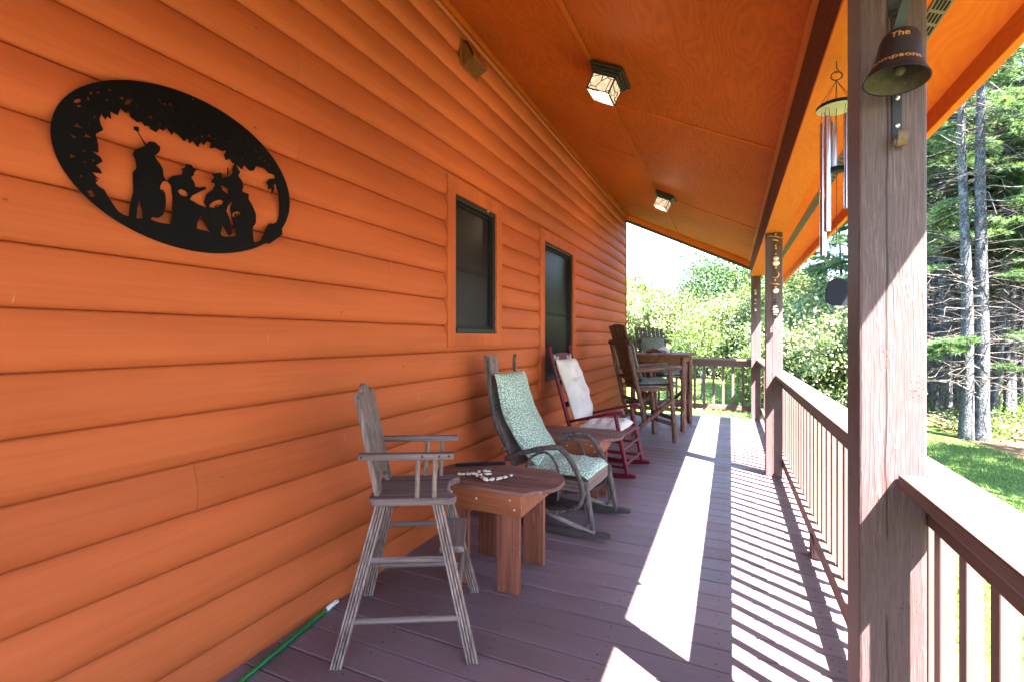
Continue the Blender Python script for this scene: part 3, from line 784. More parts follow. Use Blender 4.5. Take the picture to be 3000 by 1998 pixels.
# ---------------------------------------------------------------- bent twig rocker
tw=thing('twig_rocking_chair','grey bent twig rocking chair with green leaf print cushions, between the two side tables','rocking chair',(-1.1,3.28,0),R(-4))
r3=random.Random(11)
def twig(name,pts,r,n=9,sub=4,par=tw,mat=None,jit=.10,r1=None):
    P=smooth_path(pts,sub); m=len(P)
    P=[p+Vector((r3.uniform(-1,1),r3.uniform(-1,1),r3.uniform(-1,1)))*r*.10 for p in P]
    rs=[(r+( (r1 if r1 else r*.85)-r)*i/(m-1))*(1+.10*math.sin(i*1.7+r3.random())) for i in range(m)]
    q=MB(); q.tube(P,rs,n,jit=jit*.6,rnd=r3); return q.build(name,mat or M_TWIG,par)
M_PALETWIG=wood('pale_peeled_twig',(.075,.062,.060),(.27,.235,.23),'x',45,6,.8,.8,.006,.2,island=.1)
for s,inn in ((-.25,1),(.25,-1)):
    twig('arm',[(-.33,s*.96,.445),(-.218,s*1.02,.495),(-.082,s*1.05,.545),(.061,s*1.06,.574),(.114,s*1.06,.558),(.167,s*1.06,.503),(.219,s*1.06,.418),(.249,s*1.05,.332),(.250,s*1.04,.263),(.215,s*1.03,.205),(.135,s,.161),(.05,s*.98,.135),(-.08,s*.95,.12)],.0185)
    twig('side_hoop',[(-.172,s*.99,.38),(-.160,s,.42),(-.126,s,.483),(-.059,s,.521),(-.004,s,.526),(.039,s,.49),(.072,s,.432),(.082,s,.372),(.080,s,.331),(.07,s,.22)],.0095)
    twig('front_leg',[(.262,s*.96,.37),(.285,s*.98,.25),(.325,s*1.0,.035)],.021)
    twig('brace_hoop',[(.292,s*.97,.295),(.262,s*.97,.214),(.277,s*.98,.12),(.255,s*.99,.075),(.187,s,.055),(.06,s,.045),(-.08,s,.055),(-.2,s,.10)],.0095)
    twig('stretcher',[(-.30,s*.95,.20),(-.037,s*.99,.135),(.15,s,.085),(.335,s*1.02,.055)],.0165,mat=M_PALETWIG)
    twig('rear_leg',[(-.26,s*.9,.43),(-.29,s*.93,.25),(-.31,s*.97,.07)],.020)
    # runner: curved plank
    q=MB(); N=16
    def zb(x): return .0006+.30*(x-.08)**2 if x>.08 else .0006+.22*(x-.08)**2
    vs=[];fs=[]
    for i in range(N+1):
        x=-.50+ .93*i/N; z=zb(x); h=.052*(1-.55*max(0,(x-.25)/.18)**2) if x>.25 else .052
        for yy in (-.016,.016):
            vs+= [(x,s*1.0+yy,z),(x,s*1.0+yy,z+h)]
    for i in range(N):
        a=i*4; c=(i+1)*4
        fs+=[(a,a+1,c+1,c),(a+2,c+2,c+3,a+3),(a,c,c+2,a+2),(a+1,a+3,c+3,c+1)]
    fs+=[(0,2,3,1),(N*4,N*4+1,N*4+3,N*4+2)]
    q.add(vs,fs); q.build('runner',M_DKPLANK,tw,.003)
    # back posts
    if s<0: pb=[(-.25,s*.92,.30),(-.288,s*.93,.467),(-.352,s*.95,.578),(-.412,s*.96,.692),(-.452,s*.97,.853),(-.468,s*.97,1.037),(-.476,s*.97,1.168)]
    else: pb=[(-.25,s*.92,.30),(-.288,s*.93,.467),(-.352,s*.95,.578),(-.412,s*.96,.692),(-.455,s*.93,.853),(-.492,s*.86,1.002),(-.508,s*.86,1.113),(-.500,s*.88,1.172)]
    twig('back_post',pb,.0185,r1=.0135)
q=MB(); q.tube([(-.43,-.262,.80),(-.44,.25,.80)],.013,9,jit=.08,rnd=r3); q.build('crossbar',M_TWIG,tw)
q=MB(); q.tube([(-.335,-.27,.52),(-.335,.27,.52)],.015,9,jit=.08,rnd=r3); q.build('crossbar',M_TWIG,tw)
# seat frame boards and splats
q=MB(); q.box(.245,.268,-.225,.225,.288,.372); q.build('front_board',M_GREYY,tw,.004)
for s in (-1,1):
    q=MB(); q.box(-.27,.244,s*.218-.011,s*.218+.011,.288,.360); q.build('side_board',M_GREYX,tw,.003)
q=MB()
for x in (-.22,-.1,.02,.14): q.box(x-.05,x+.05,-.205,.205,.345,.358)
q.build('seat_board',M_GREYY,tw,.003)
for y0,y1,zt in ((-.225,-.065,1.175),(-.055,.075,.99),(.085,.20,.985)):
    q=MB(); pth=[(-.255,.40),(-.36,.60),(-.44,.76),(-.485,.95),(-.515,zt)]
    vs=[];fs=[]
    for x,z in pth:
        vs+=[(x-.012,y0,z),(x-.012,y1,z),(x+.010,y0,z),(x+.010,y1,z)]
    for i in range(len(pth)-1):
        a=i*4;c=a+4; fs+=[(a,a+1,c+1,c),(a+2,c+2,c+3,a+3),(a,c,c+2,a+2),(a+1,a+3,c+3,c+1)]
    fs+=[(0,2,3,1),(16,17,19,18)]
    q.add(vs,fs); q.build('splat',M_GREY,tw,.003)
cushion('back_cushion',[(-.432,.012,1.04),(-.405,.012,.93),(-.375,.012,.80),(-.318,.012,.68),(-.24,.01,.56),(-.155,0,.465),(-.09,0,.425)],.475,.105,M_LEAFFAB,tw,(0,1,0),16,[(.62,0,.012,.05)],(1,.95),6,2)
cushion('seat_cushion',[(-.185,0,.405),(-.06,0,.398),(.10,0,.395),(.225,0,.395),(.272,0,.378)],.45,.085,M_LEAFFAB,tw,(0,1,0),14,[],(.96,1.0),6,5)

# ---------------------------------------------------------------- burgundy rocker
rk=thing('wooden_rocking_chair','burgundy painted rocking chair with cream tufted cushions, against the far window','rocking chair',(-1.1,4.735,0),R(-4))
def rod_(name,p,q,r,par=rk,mat=M_RED,n=12,r1=None,mid=None):
    m=MB(); pts=[Vector(p)]
    if mid: pts=smooth_path([p,mid,q],5)
    else: pts=[Vector(p).lerp(Vector(q),t/6) for t in range(7)]
    k=len(pts); r1=r1 or r
    m.tube(pts,[r+(r1-r)*i/(k-1) for i in range(k)],n); return m.build(name,mat,par)
for s in (-.285,.285):
    po=rod_('back_post',(-.195,s*.93,.075),(-.519,s*.95,1.165),.0225,r1=.0185,mid=(-.335,s*.94,.52))
    m=MB(); m.ball((-.527,s*.95,1.198),.026,12,8,(1,1,1.12)); m.ball((-.522,s*.95,1.172),.019,12,6,(1,1,.4)); m.build('finial',M_RED,po)
    fl=rod_('front_leg',(.262,s*1.0,.045),(.150,s,.590),.0215,r1=.019,mid=(.206,s,.32))
    # flat scooped arm
    q=MB(); P=smooth_path([(-.305,s*.96,.487),(-.12,s*1.0,.538),(.05,s*1.03,.582),(.19,s*1.04,.612),(.235,s*1.04,.612)],4)
    vs=[];fs=[]
    for i,p in enumerate(P):
        u=i/(len(P)-1); w=.018+.022*min(1,u*1.6)-(.016 if i==len(P)-1 else 0); h=.013
        vs+=[(p.x,p.y-w,p.z-h),(p.x,p.y+w,p.z-h),(p.x,p.y+w,p.z+h),(p.x,p.y-w,p.z+h)]
    for i in range(len(P)-1):
        a=i*4;c=a+4
        for k in range(4): fs.append((a+k,a+(k+1)%4,c+(k+1)%4,c+k))
    fs+=[(3,2,1,0),tuple(len(vs)-4+k for k in range(4))]
    q.add(vs,fs); q.build('arm',M_RED,rk,.008,3)
    for z,x0,x1 in ((.235,-.225,.222),(.105,-.205,.25)):
        rod_('side_rung',(x0,s*.95,z+.01),(x1,s*.995,z),.0125)
    q=MB(); N=14; vs=[];fs=[]
    for i in range(N+1):
        x=-.46+.80*i/N; z=.0006+.22*(x-.02)**2; hh=.045 if x<.29 else .03
        for yy in (-.014,.014): vs+=[(x,s+yy,z),(x,s+yy,z+hh)]
    for i in range(N):
        a=i*4;c=a+4; fs+=[(a,a+1,c+1,c),(a+2,c+2,c+3,a+3),(a,c,c+2,a+2),(a+1,a+3,c+3,c+1)]
    fs+=[(0,2,3,1),(N*4,N*4+1,N*4+3,N*4+2)]
    q.add(vs,fs); q.build('runner',M_RED,rk,.005)
for z,x in ((.27,.215),(.13,.243)): rod_('front_rung',(x,-.28,z),(x,.28,z),.0125)
rod_('rear_rung',(-.235,-.265,.22),(-.235,.265,.22),.0125)
for z,hh in ((1.09,.075),(.86,.05),(.64,.05)):
    q=MB(); x=-.335-.184*(z-.52)/.645
    P=[(x-.012*math.cos(math.pi*(i/8-.5)),-.262+.524*i/8) for i in range(9)]
    vs=[];fs=[]
    for i,(xx,yy) in enumerate(P):
        bow=.02*math.cos(math.pi*(i/8-.5)) if z>1 else 0
        vs+=[(xx-.008,yy,z-hh/2),(xx+.008,yy,z-hh/2),(xx+.003,yy,z+hh/2+bow),(xx-.013,yy,z+hh/2+bow)]
    for i in range(8):
        a=i*4;c=a+4
        for k in range(4): fs.append((a+k,a+(k+1)%4,c+(k+1)%4,c+k))
    fs+=[(3,2,1,0),(32,33,34,35)]
    q.add(vs,fs); q.build('back_slat',M_RED,rk,.003)
q=MB()
P=[(-.285,.372),(-.22,.365),(-.15,.366),(-.08,.371),(-.01,.379),(.06,.390),(.12,.400),(.17,.406),(.207,.402),(.232,.385)]
for (x,z),(x2,z2) in zip(P[:-1],P[1:]):
    q.bar((x+.003,0,z),(x2-.003,0,z2),.56,.017)
q.build('seat',M_RED,rk,.004)
q=MB(); q.box(-.27,.21,-.272,-.252,.325,.366); q.box(-.27,.21,.252,.272,.325,.366); q.build('seat_rail',M_RED,rk,.004)
T=[(u,a,.042,.040) for u in (.33,.66) for a in (-.36,.36)]
bc=cushion('back_cushion',[(-.462,0,1.082),(-.425,0,.97),(-.375,0,.84),(-.325,0,.70),(-.285,0,.58),(-.255,0,.475)],.505,.125,M_CREAM,rk,(0,1,0),18,T,(1,1),8,8)
for y0 in (-.17,.17):
    m=MB(); sg=1 if y0>0 else -1
    for dx,dz,dy in ((0,.05,.055),(0,.055,-.05)):
        lo=[(-.475,y0,1.075),(-.49,y0+dy*.5,1.105),(-.495,y0+dy,1.11),(-.49,y0+dy*.9,1.085),(-.475,y0,1.078)]
        m.tube(smooth_path(lo,4),.0042,6)
    m.tube(smooth_path([(-.475,y0,1.08),(-.50,y0+sg*.05,1.13),(-.53,sg*.262,1.115)],4),.004,6)
    m.tube(smooth_path([(-.475,y0,1.078),(-.455,y0+.012,1.04),(-.44,y0+.006,1.0)],4),.004,6)
    m.build('tie',M_CREAM,bc)
cushion('seat_cushion',[(-.25,0,.415),(-.14,0,.412),(.0,0,.420),(.11,0,.436),(.19,0,.440)],.50,.115,M_CREAM,rk,(0,1,0),18,[(u,a,.040,.042) for u in (.33,.68) for a in (-.36,.36)],(1,1),7,13)

# ---------------------------------------------------------------- log bar chairs and table
r4=random.Random(21)
def log(name,p,q,r,par,mat=None,n=10,r1=None,taper_tip=False,caps=True):
    p=Vector(p);q=Vector(q); L=(q-p).length; k=max(5,int(L/.07)); pts=[];rs=[]; r1=r1 or r
    for i in range(k+1):
        t=i/k; pts.append(p.lerp(q,t)+Vector((r4.uniform(-1,1),r4.uniform(-1,1),r4.uniform(-.3,.3)))*r*.07*(0 if i in (0,k) else 1))
        rr=r+(r1-r)*t
        if taper_tip and i in (0,k): rr*=.72
        rs.append(rr*(1+r4.uniform(-.06,.06)))
    m=MB(); m.tube(pts,rs,n,jit=.035,rnd=r4)
    for _ in range(int(L/.3)):
        t=r4.uniform(.1,.9); a=r4.uniform(0,6.28); c=p.lerp(q,t); d=(q-p).normalized(); u=d.cross(Vector((0.3,.5,.8))).normalized(); v=d.cross(u)
        m.ball(c+(u*math.cos(a)+v*math.sin(a))*r*.92,r*.30,8,5)
    return m.build(name,mat or M_LOG,par)
def bar_chair(label,loc,ang,dark=True,front_cushion=True):
    t=thing('log_bar_chair',label,'bar chair',loc,ang,'tall cedar log bar chairs at the table')
    SM=M_SLATDK if dark else M_SLATGR
    for s in (-1,1):
        y=s*.30
        log('front_leg',(0,y,.001),(-.066,y*1.0,.895),.031,t,r1=.027)
        log('rear_leg',(-.395,y,.275),(-.612,y*.98,1.235),.031,t,r1=.029)
        log('brace',(-.72,y*1.06,.018),(-.012,y*1.06,.555),.029,t,taper_tip=True,r1=.025)
        log('arm',(-.515,y*1.03,.905),(.075,y*1.03,.935),.030,t,M_LOGX,r1=.032,taper_tip=True)
    log('top_rail',(-.605,-.385,1.243),(-.605,.385,1.243),.033,t,M_LOGX,taper_tip=True)
    log('lower_rail',(-.50,-.31,.80),(-.50,.31,.80),.027,t,M_LOGX)
    log('rear_stretcher',(-.435,-.31,.51),(-.435,.31,.51),.025,t,M_LOGX)
    log('front_stretcher',(-.02,-.31,.30),(-.02,.31,.30),.025,t,M_LOGX)
    log('cross_stretcher',(-.02,-.29,.225),(-.40,.28,.33),.024,t,M_LOGX)
    log('seat_rail',(-.46,-.27,.665),(-.03,-.27,.665),.026,t,M_LOGX); log('seat_rail',(-.46,.27,.665),(-.03,.27,.665),.026,t,M_LOGX)
    q=MB()
    for i in range(5):
        x0=-.46+i*.112; q.box(x0,x0+.106,-.265+.0,.265,.690,.709)
    q.build('seat',M_GREYY,t,.003)
    # fan of slats
    n=7
    for i in range(n):
        a=(i-(n-1)/2)/((n-1)/2)
        yb=a*.19; yt=a*.25; zt=1.478-.022*abs(a)**1.5
        q=MB(); x0,z0=-.425,.66; x1=-.648; w0,w1=.047,.056
        d=.011
        q.add([(x0-d,yb-w0/2,z0),(x0-d,yb+w0/2,z0),(x0+d,yb+w0/2,z0),(x0+d,yb-w0/2,z0),(x1-d,yt-w1/2,zt),(x1-d,yt+w1/2,zt),(x1+d,yt+w1/2,zt),(x1+d,yt-w1/2,zt)],[(3,2,1,0),(4,5,6,7),(0,1,5,4),(1,2,6,5),(2,3,7,6),(3,0,4,7)])
        q.build('slat',SM,t,.003)
    cushion('back_cushion',[(-.535,0,1.30),(-.502,0,1.16),(-.462,0,1.00),(-.425,0,.87),(-.375,0,.765)],.44,.07,M_LEAFDK,t,(0,1,0),12,[(.5,0,.018,.05)],(1,1),5,3)
    cushion('seat_cushion',[(-.44,0,.735),(-.30,0,.735),(-.15,0,.738),(-.02,0,.738),(.075,0,.732)],.47,.075,M_LEAFDK,t,(0,1,0),12,[(.5,0,.016,.05)],(1,1),5,6)
    return t
bar_chair('nearer tall log bar chair with dark brown slats, back to the house wall',(-.782,6.505,0),R(32))
bar_chair('far tall log bar chair with grey slats and leaf print cushion, beyond the table',(-.83,7.94,0),R(-47),False)
bt=thing('log_bar_table','tall cedar log bar table with a plank top in front of the end railing','bar table',(-.925,7.46,0),R(-2))
q=MB(); n=6; w=.98/n
for i in range(n):
    x0=-.43; 
    q.box(-.43+i*.86/n+.0015,-.43+(i+1)*.86/n-.0015,-.49,.49,1.042,1.074)
q.build('tabletop',M_BARTOP,bt,.004)
for sx in (-1,1):
    for sy in (-1,1): log('leg',(sx*.345,sy*.405,.001),(sx*.345,sy*.405,1.041),.040,bt,r1=.036)
for sy in (-1,1):
    q=MB(); q.box(-.31,.31,sy*.405-.014,sy*.405+.014,.955,1.041); q.build('apron',M_BARTOP,bt,.004)
    log('stretcher',(-.34,sy*.405,.30),(.34,sy*.405,.30),.027,bt,M_LOGX)
for sx in (-1,1):
    q=MB(); q.box(sx*.345-.014,sx*.345+.014,-.37,.37,.955,1.041); q.build('apron',M_BARTOP,bt,.004)
log('stretcher',(0,-.40,.30),(0,.40,.30),.027,bt)
# conch and driftwood on the bar table
cs=MB()
for i in range(11):
    t=i/10; a=t*9
    cs.ball((.055*math.cos(a)*(1-t*.6)+.02*t,.045*math.sin(a)*(1-t*.6),.035+.055*t),.038*(1-.55*t),10,7,(1,.9,.95))
for i in range(6):
    a=i*1.05; cs.ball((.06*math.cos(a),.05*math.sin(a),.058+.01*math.sin(i*2)),.017,8,5,(1.4,.7,1))
o=cs.build('conch_shell',M_SHELLWH,None,loc=(-.90,7.36,1.0745)); tag(o,'pale blue white knobbly conch shell on the bar table','shell')
cs=MB(); P=smooth_path([(-.10,-.03,.018),(-.05,0,.035),(.0,.02,.045),(.06,.01,.03),(.11,.03,.02)],5)
cs.tube(P,[.016,.022,.026,.03,.032,.034,.035,.036,.034,.033,.032,.03,.028,.027,.026,.024,.022,.02,.018,.016,.014],9,jit=.12,rnd=r4)
o=cs.build('driftwood',M_DRIFT,None,loc=(-1.03,7.33,1.0755)); tag(o,'small dark driftwood piece beside the conch on the bar table','driftwood')
# ---- silhouettes cut in the steel plaque, metres about its centre
PLQ_HOLE= [(-0.2245,-0.2001),(-0.2424,-0.1919),(-0.2565,-0.1706),(-0.2703,-0.1498),(-0.2789,-0.1339),(-0.2907,-0.1291),(-0.3013,-0.1202),(-0.2923,-0.1055),(-0.3006,-0.0981),(-0.3105,-0.0892),(-0.2839,-0.0857),(-0.289,-0.0744),(-0.3006,-0.0661),(-0.2822,-0.048),(-0.289,-0.0362),(-0.3105,-0.0257),(-0.2933,-0.0236),(-0.294, 0.0002),(-0.3006, 0.0297),(-0.2806, 0.0504),(-0.289, 0.0664),(-0.2907, 0.0818),(-0.2856, 0.1),(-0.2755, 0.084),(-0.2703, 0.0984),(-0.26, 0.0925),(-0.2634, 0.1156),(-0.2424, 0.1122),(-0.2353, 0.1381),(-0.219, 0.1284),(-0.2099, 0.1408),(-0.2062, 0.1212),(-0.1874, 0.1128),(-0.1721, 0.1204),(-0.1663, 0.1098),(-0.1507, 0.1139),(-0.1487, 0.106),(-0.1307, 0.1021),(-0.1205, 0.1194),(-0.1082, 0.1154),(-0.0978, 0.1307),(-0.0808, 0.1125),(-0.0744, 0.1264),(-0.057, 0.1194),(-0.0393, 0.1053),(-0.0281, 0.1235),(-0.0213, 0.105),(-0.0098, 0.1187),(0.0088, 0.1019),(0.0182, 0.1268),(0.0302, 0.1168),(0.0398, 0.1349),(0.0594, 0.1373),(0.052, 0.1127),(0.0744, 0.1232),(0.0999, 0.1199),(0.126, 0.1342),(0.1077, 0.1101),(0.1155, 0.0902),(0.1313, 0.1032),(0.142, 0.089),(0.1638, 0.0859),(0.1804, 0.0758),(0.1916, 0.0977),(0.2144, 0.0814),(0.2318, 0.087),(0.2436, 0.1094),(0.2798, 0.1131),(0.3045, 0.0991),(0.3299, 0.1014),(0.3363, 0.07),(0.3493, 0.0345),(0.3545,-0.0202),(0.3525,-0.0713),(0.3428,-0.1015),(0.3045,-0.1153),(0.2859,-0.1466),(0.2706,-0.1876),(0.2436,-0.2033),(0.2087,-0.2017),(0.1638,-0.192),(0.1103,-0.2048),(0.0694,-0.2004),(0.0064,-0.1962),(-0.0393,-0.2034),(-0.0872,-0.1998),(-0.1246,-0.2012),(-0.1527,-0.1964),(-0.1912,-0.203)]
PLQ_SMALL= [[(-0.3078, 0.1502),(-0.3091, 0.1473),(-0.3113, 0.1443),(-0.3141, 0.1441),(-0.3156, 0.1454),(-0.3167, 0.1475),(-0.3155, 0.1517),(-0.311, 0.1541),(-0.3073, 0.1539)], [(-0.3373, 0.1163),(-0.3367, 0.1129),(-0.343, 0.1066),(-0.3487, 0.1028),(-0.3523, 0.1022),(-0.3537, 0.1042),(-0.3536, 0.1091),(-0.345, 0.1168),(-0.3372, 0.1209)], [(-0.3355, 0.1002),(-0.3381, 0.0972),(-0.3402, 0.0951),(-0.3434, 0.0934),(-0.3458, 0.0943),(-0.3461, 0.097),(-0.3437, 0.1003),(-0.3403, 0.1005),(-0.3372, 0.1018)], [(-0.3147, 0.1311),(-0.3159, 0.1269),(-0.3181, 0.1251),(-0.3203, 0.1237),(-0.321, 0.1268),(-0.3228, 0.1299),(-0.3208, 0.1345),(-0.318, 0.1354),(-0.3163, 0.1336)], [(-0.2886, 0.1631),(-0.2906, 0.1597),(-0.2931, 0.1565),(-0.2966, 0.1555),(-0.298, 0.1575),(-0.2977, 0.16),(-0.2962, 0.1628),(-0.2933, 0.1643),(-0.2915, 0.1635)], [(-0.2661, 0.1491),(-0.2659, 0.1446),(-0.2692, 0.1437),(-0.271, 0.1433),(-0.2737, 0.1435),(-0.2729, 0.1478),(-0.2717, 0.1518),(-0.269, 0.1535),(-0.2669, 0.1521)], [(-0.2003, 0.1808),(-0.2057, 0.1701),(-0.2087, 0.1629),(-0.2151, 0.1583),(-0.2223, 0.1536),(-0.2224, 0.1598),(-0.2207, 0.1663),(-0.2155, 0.1753),(-0.2088, 0.177)], [(-0.1808, 0.1611),(-0.1828, 0.1594),(-0.188, 0.1649),(-0.1908, 0.1682),(-0.1928, 0.1716),(-0.1937, 0.1754),(-0.1891, 0.1732),(-0.185, 0.1687),(-0.182, 0.1647)], [(-0.1625, 0.1603),(-0.1635, 0.1592),(-0.1666, 0.1613),(-0.1703, 0.1631),(-0.1726, 0.1663),(-0.1717, 0.1681),(-0.1679, 0.1669),(-0.1636, 0.1647),(-0.1633, 0.162)], [(-0.1415, 0.1484),(-0.1406, 0.1447),(-0.1455, 0.1412),(-0.1496, 0.1411),(-0.1541, 0.141),(-0.1529, 0.1453),(-0.1504, 0.1496),(-0.1458, 0.1506),(-0.143, 0.1501)], [(-0.086, 0.1544),(-0.0874, 0.1515),(-0.0888, 0.1489),(-0.0916, 0.1466),(-0.0922, 0.1504),(-0.0915, 0.1533),(-0.0905, 0.1555),(-0.0889, 0.157),(-0.0862, 0.1581)], [(-0.0521, 0.168),(-0.0548, 0.1678),(-0.0592, 0.1694),(-0.0658, 0.1714),(-0.0666, 0.174),(-0.0648, 0.1747),(-0.0612, 0.174),(-0.0574, 0.1724),(-0.0539, 0.1702)], [(-0.0253, 0.1636),(-0.0303, 0.1632),(-0.0345, 0.1635),(-0.0399, 0.1639),(-0.0418, 0.1656),(-0.045, 0.1679),(-0.0374, 0.1671),(-0.0324, 0.1672),(-0.0264, 0.1656)], [(-0.1136, 0.1342),(-0.1132, 0.1313),(-0.1176, 0.1291),(-0.1206, 0.1288),(-0.123, 0.1292),(-0.1218, 0.1317),(-0.1209, 0.1342),(-0.1177, 0.1355),(-0.1135, 0.1372)], [(-0.0053, 0.2702),(-0.007, 0.267),(-0.0094, 0.2658),(-0.0114, 0.2647),(-0.0127, 0.2658),(-0.0127, 0.2679),(-0.0114, 0.2702),(-0.009, 0.2732),(-0.0077, 0.271)], [(0.0296, 0.1489),(0.0313, 0.147),(0.0265, 0.1446),(0.0214, 0.1423),(0.0201, 0.1443),(0.0182, 0.1458),(0.0221, 0.1489),(0.0266, 0.1513),(0.0308, 0.1516)], [(0.1083, 0.1714),(0.104, 0.1713),(0.1, 0.1716),(0.0932, 0.1727),(0.0893, 0.1755),(0.0903, 0.1776),(0.0971, 0.1766),(0.1029, 0.1759),(0.1087, 0.1734)], [(0.1298, 0.1724),(0.1273, 0.1707),(0.1226, 0.1719),(0.1184, 0.1739),(0.1165, 0.1767),(0.1193, 0.1779),(0.1217, 0.1798),(0.1271, 0.1782),(0.1274, 0.1751)], [(0.2554, 0.1641),(0.2506, 0.1634),(0.2428, 0.1668),(0.2391, 0.171),(0.2321, 0.1757),(0.2379, 0.1752),(0.2404, 0.1775),(0.2479, 0.173),(0.2495, 0.1694)], [(0.267, 0.1511),(0.2674, 0.1478),(0.2628, 0.1447),(0.2574, 0.1429),(0.2531, 0.1442),(0.2562, 0.1487),(0.2592, 0.1512),(0.2631, 0.1559),(0.2652, 0.1526)], [(0.1917, 0.1238),(0.1886, 0.1211),(0.1869, 0.1183),(0.1833, 0.1175),(0.1806, 0.1186),(0.1816, 0.1215),(0.1831, 0.1244),(0.1866, 0.1246),(0.1899, 0.1255)], [(0.1586, 0.1243),(0.1589, 0.1218),(0.1563, 0.1197),(0.1539, 0.1199),(0.1523, 0.121),(0.1533, 0.1232),(0.1544, 0.1248),(0.1562, 0.1268),(0.1582, 0.1262)], [(0.2254, 0.1263),(0.2236, 0.1237),(0.2207, 0.1226),(0.2183, 0.1216),(0.2156, 0.1218),(0.2162, 0.1242),(0.2188, 0.1257),(0.2211, 0.1283),(0.2241, 0.1281)], [(0.1238, 0.1173),(0.1241, 0.1156),(0.1214, 0.114),(0.1182, 0.1125),(0.1172, 0.1142),(0.1174, 0.1158),(0.1186, 0.1178),(0.1217, 0.1201),(0.1231, 0.1183)], [(0.0046, 0.1298),(0.0049, 0.1281),(0.0026, 0.1259),(-0.0002, 0.1258),(-0.0016, 0.1266),(-0.0026, 0.1282),(-0.0005, 0.1305),(0.0022, 0.1307),(0.0054, 0.1322)], [(-0.3033,-0.1601),(-0.3068,-0.1632),(-0.3136,-0.1647),(-0.3181,-0.1573),(-0.3222,-0.15),(-0.3159,-0.1479),(-0.3116,-0.1427),(-0.306,-0.15),(-0.3031,-0.1551)], [(-0.3023,-0.0548),(-0.3043,-0.0553),(-0.3067,-0.055),(-0.3095,-0.0527),(-0.3098,-0.0496),(-0.3073,-0.0493),(-0.3057,-0.0486),(-0.3033,-0.0498),(-0.302,-0.0525)], [(-0.2932,-0.1058),(-0.2946,-0.1078),(-0.2969,-0.1087),(-0.2988,-0.1093),(-0.3015,-0.1094),(-0.3004,-0.1072),(-0.2994,-0.1051),(-0.2965,-0.1035),(-0.2943,-0.1044)], [(-0.3105,-0.0998),(-0.312,-0.1008),(-0.3142,-0.1002),(-0.3167,-0.0995),(-0.3167,-0.0974),(-0.3168,-0.0954),(-0.3143,-0.0959),(-0.3119,-0.0959),(-0.3103,-0.0979)], [(-0.3316,-0.1076),(-0.333,-0.11),(-0.3356,-0.1112),(-0.3387,-0.113),(-0.3398,-0.1111),(-0.3406,-0.1092),(-0.3378,-0.1074),(-0.3356,-0.1066),(-0.3337,-0.1067)], [(-0.3097, 0.0538),(-0.3122, 0.0542),(-0.3142, 0.0537),(-0.316, 0.0559),(-0.3174, 0.0577),(-0.3163, 0.0586),(-0.3147, 0.0591),(-0.3126, 0.0573),(-0.3108, 0.0559)], [(-0.2988, 0.0843),(-0.3012, 0.081),(-0.3025, 0.0785),(-0.3052, 0.0772),(-0.307, 0.077),(-0.3066, 0.0787),(-0.3056, 0.0804),(-0.3038, 0.0837),(-0.3007, 0.0848)], [(0.3113, 0.1343),(0.3098, 0.1318),(0.3058, 0.1293),(0.3024, 0.1297),(0.299, 0.1293),(0.2993, 0.1312),(0.3016, 0.1333),(0.3058, 0.1356),(0.3096, 0.1356)], [(0.2937, 0.1391),(0.2884, 0.1397),(0.2851, 0.1391),(0.2809, 0.1413),(0.2787, 0.144),(0.2806, 0.1457),(0.2842, 0.1464),(0.2883, 0.144),(0.2932, 0.1419)]]
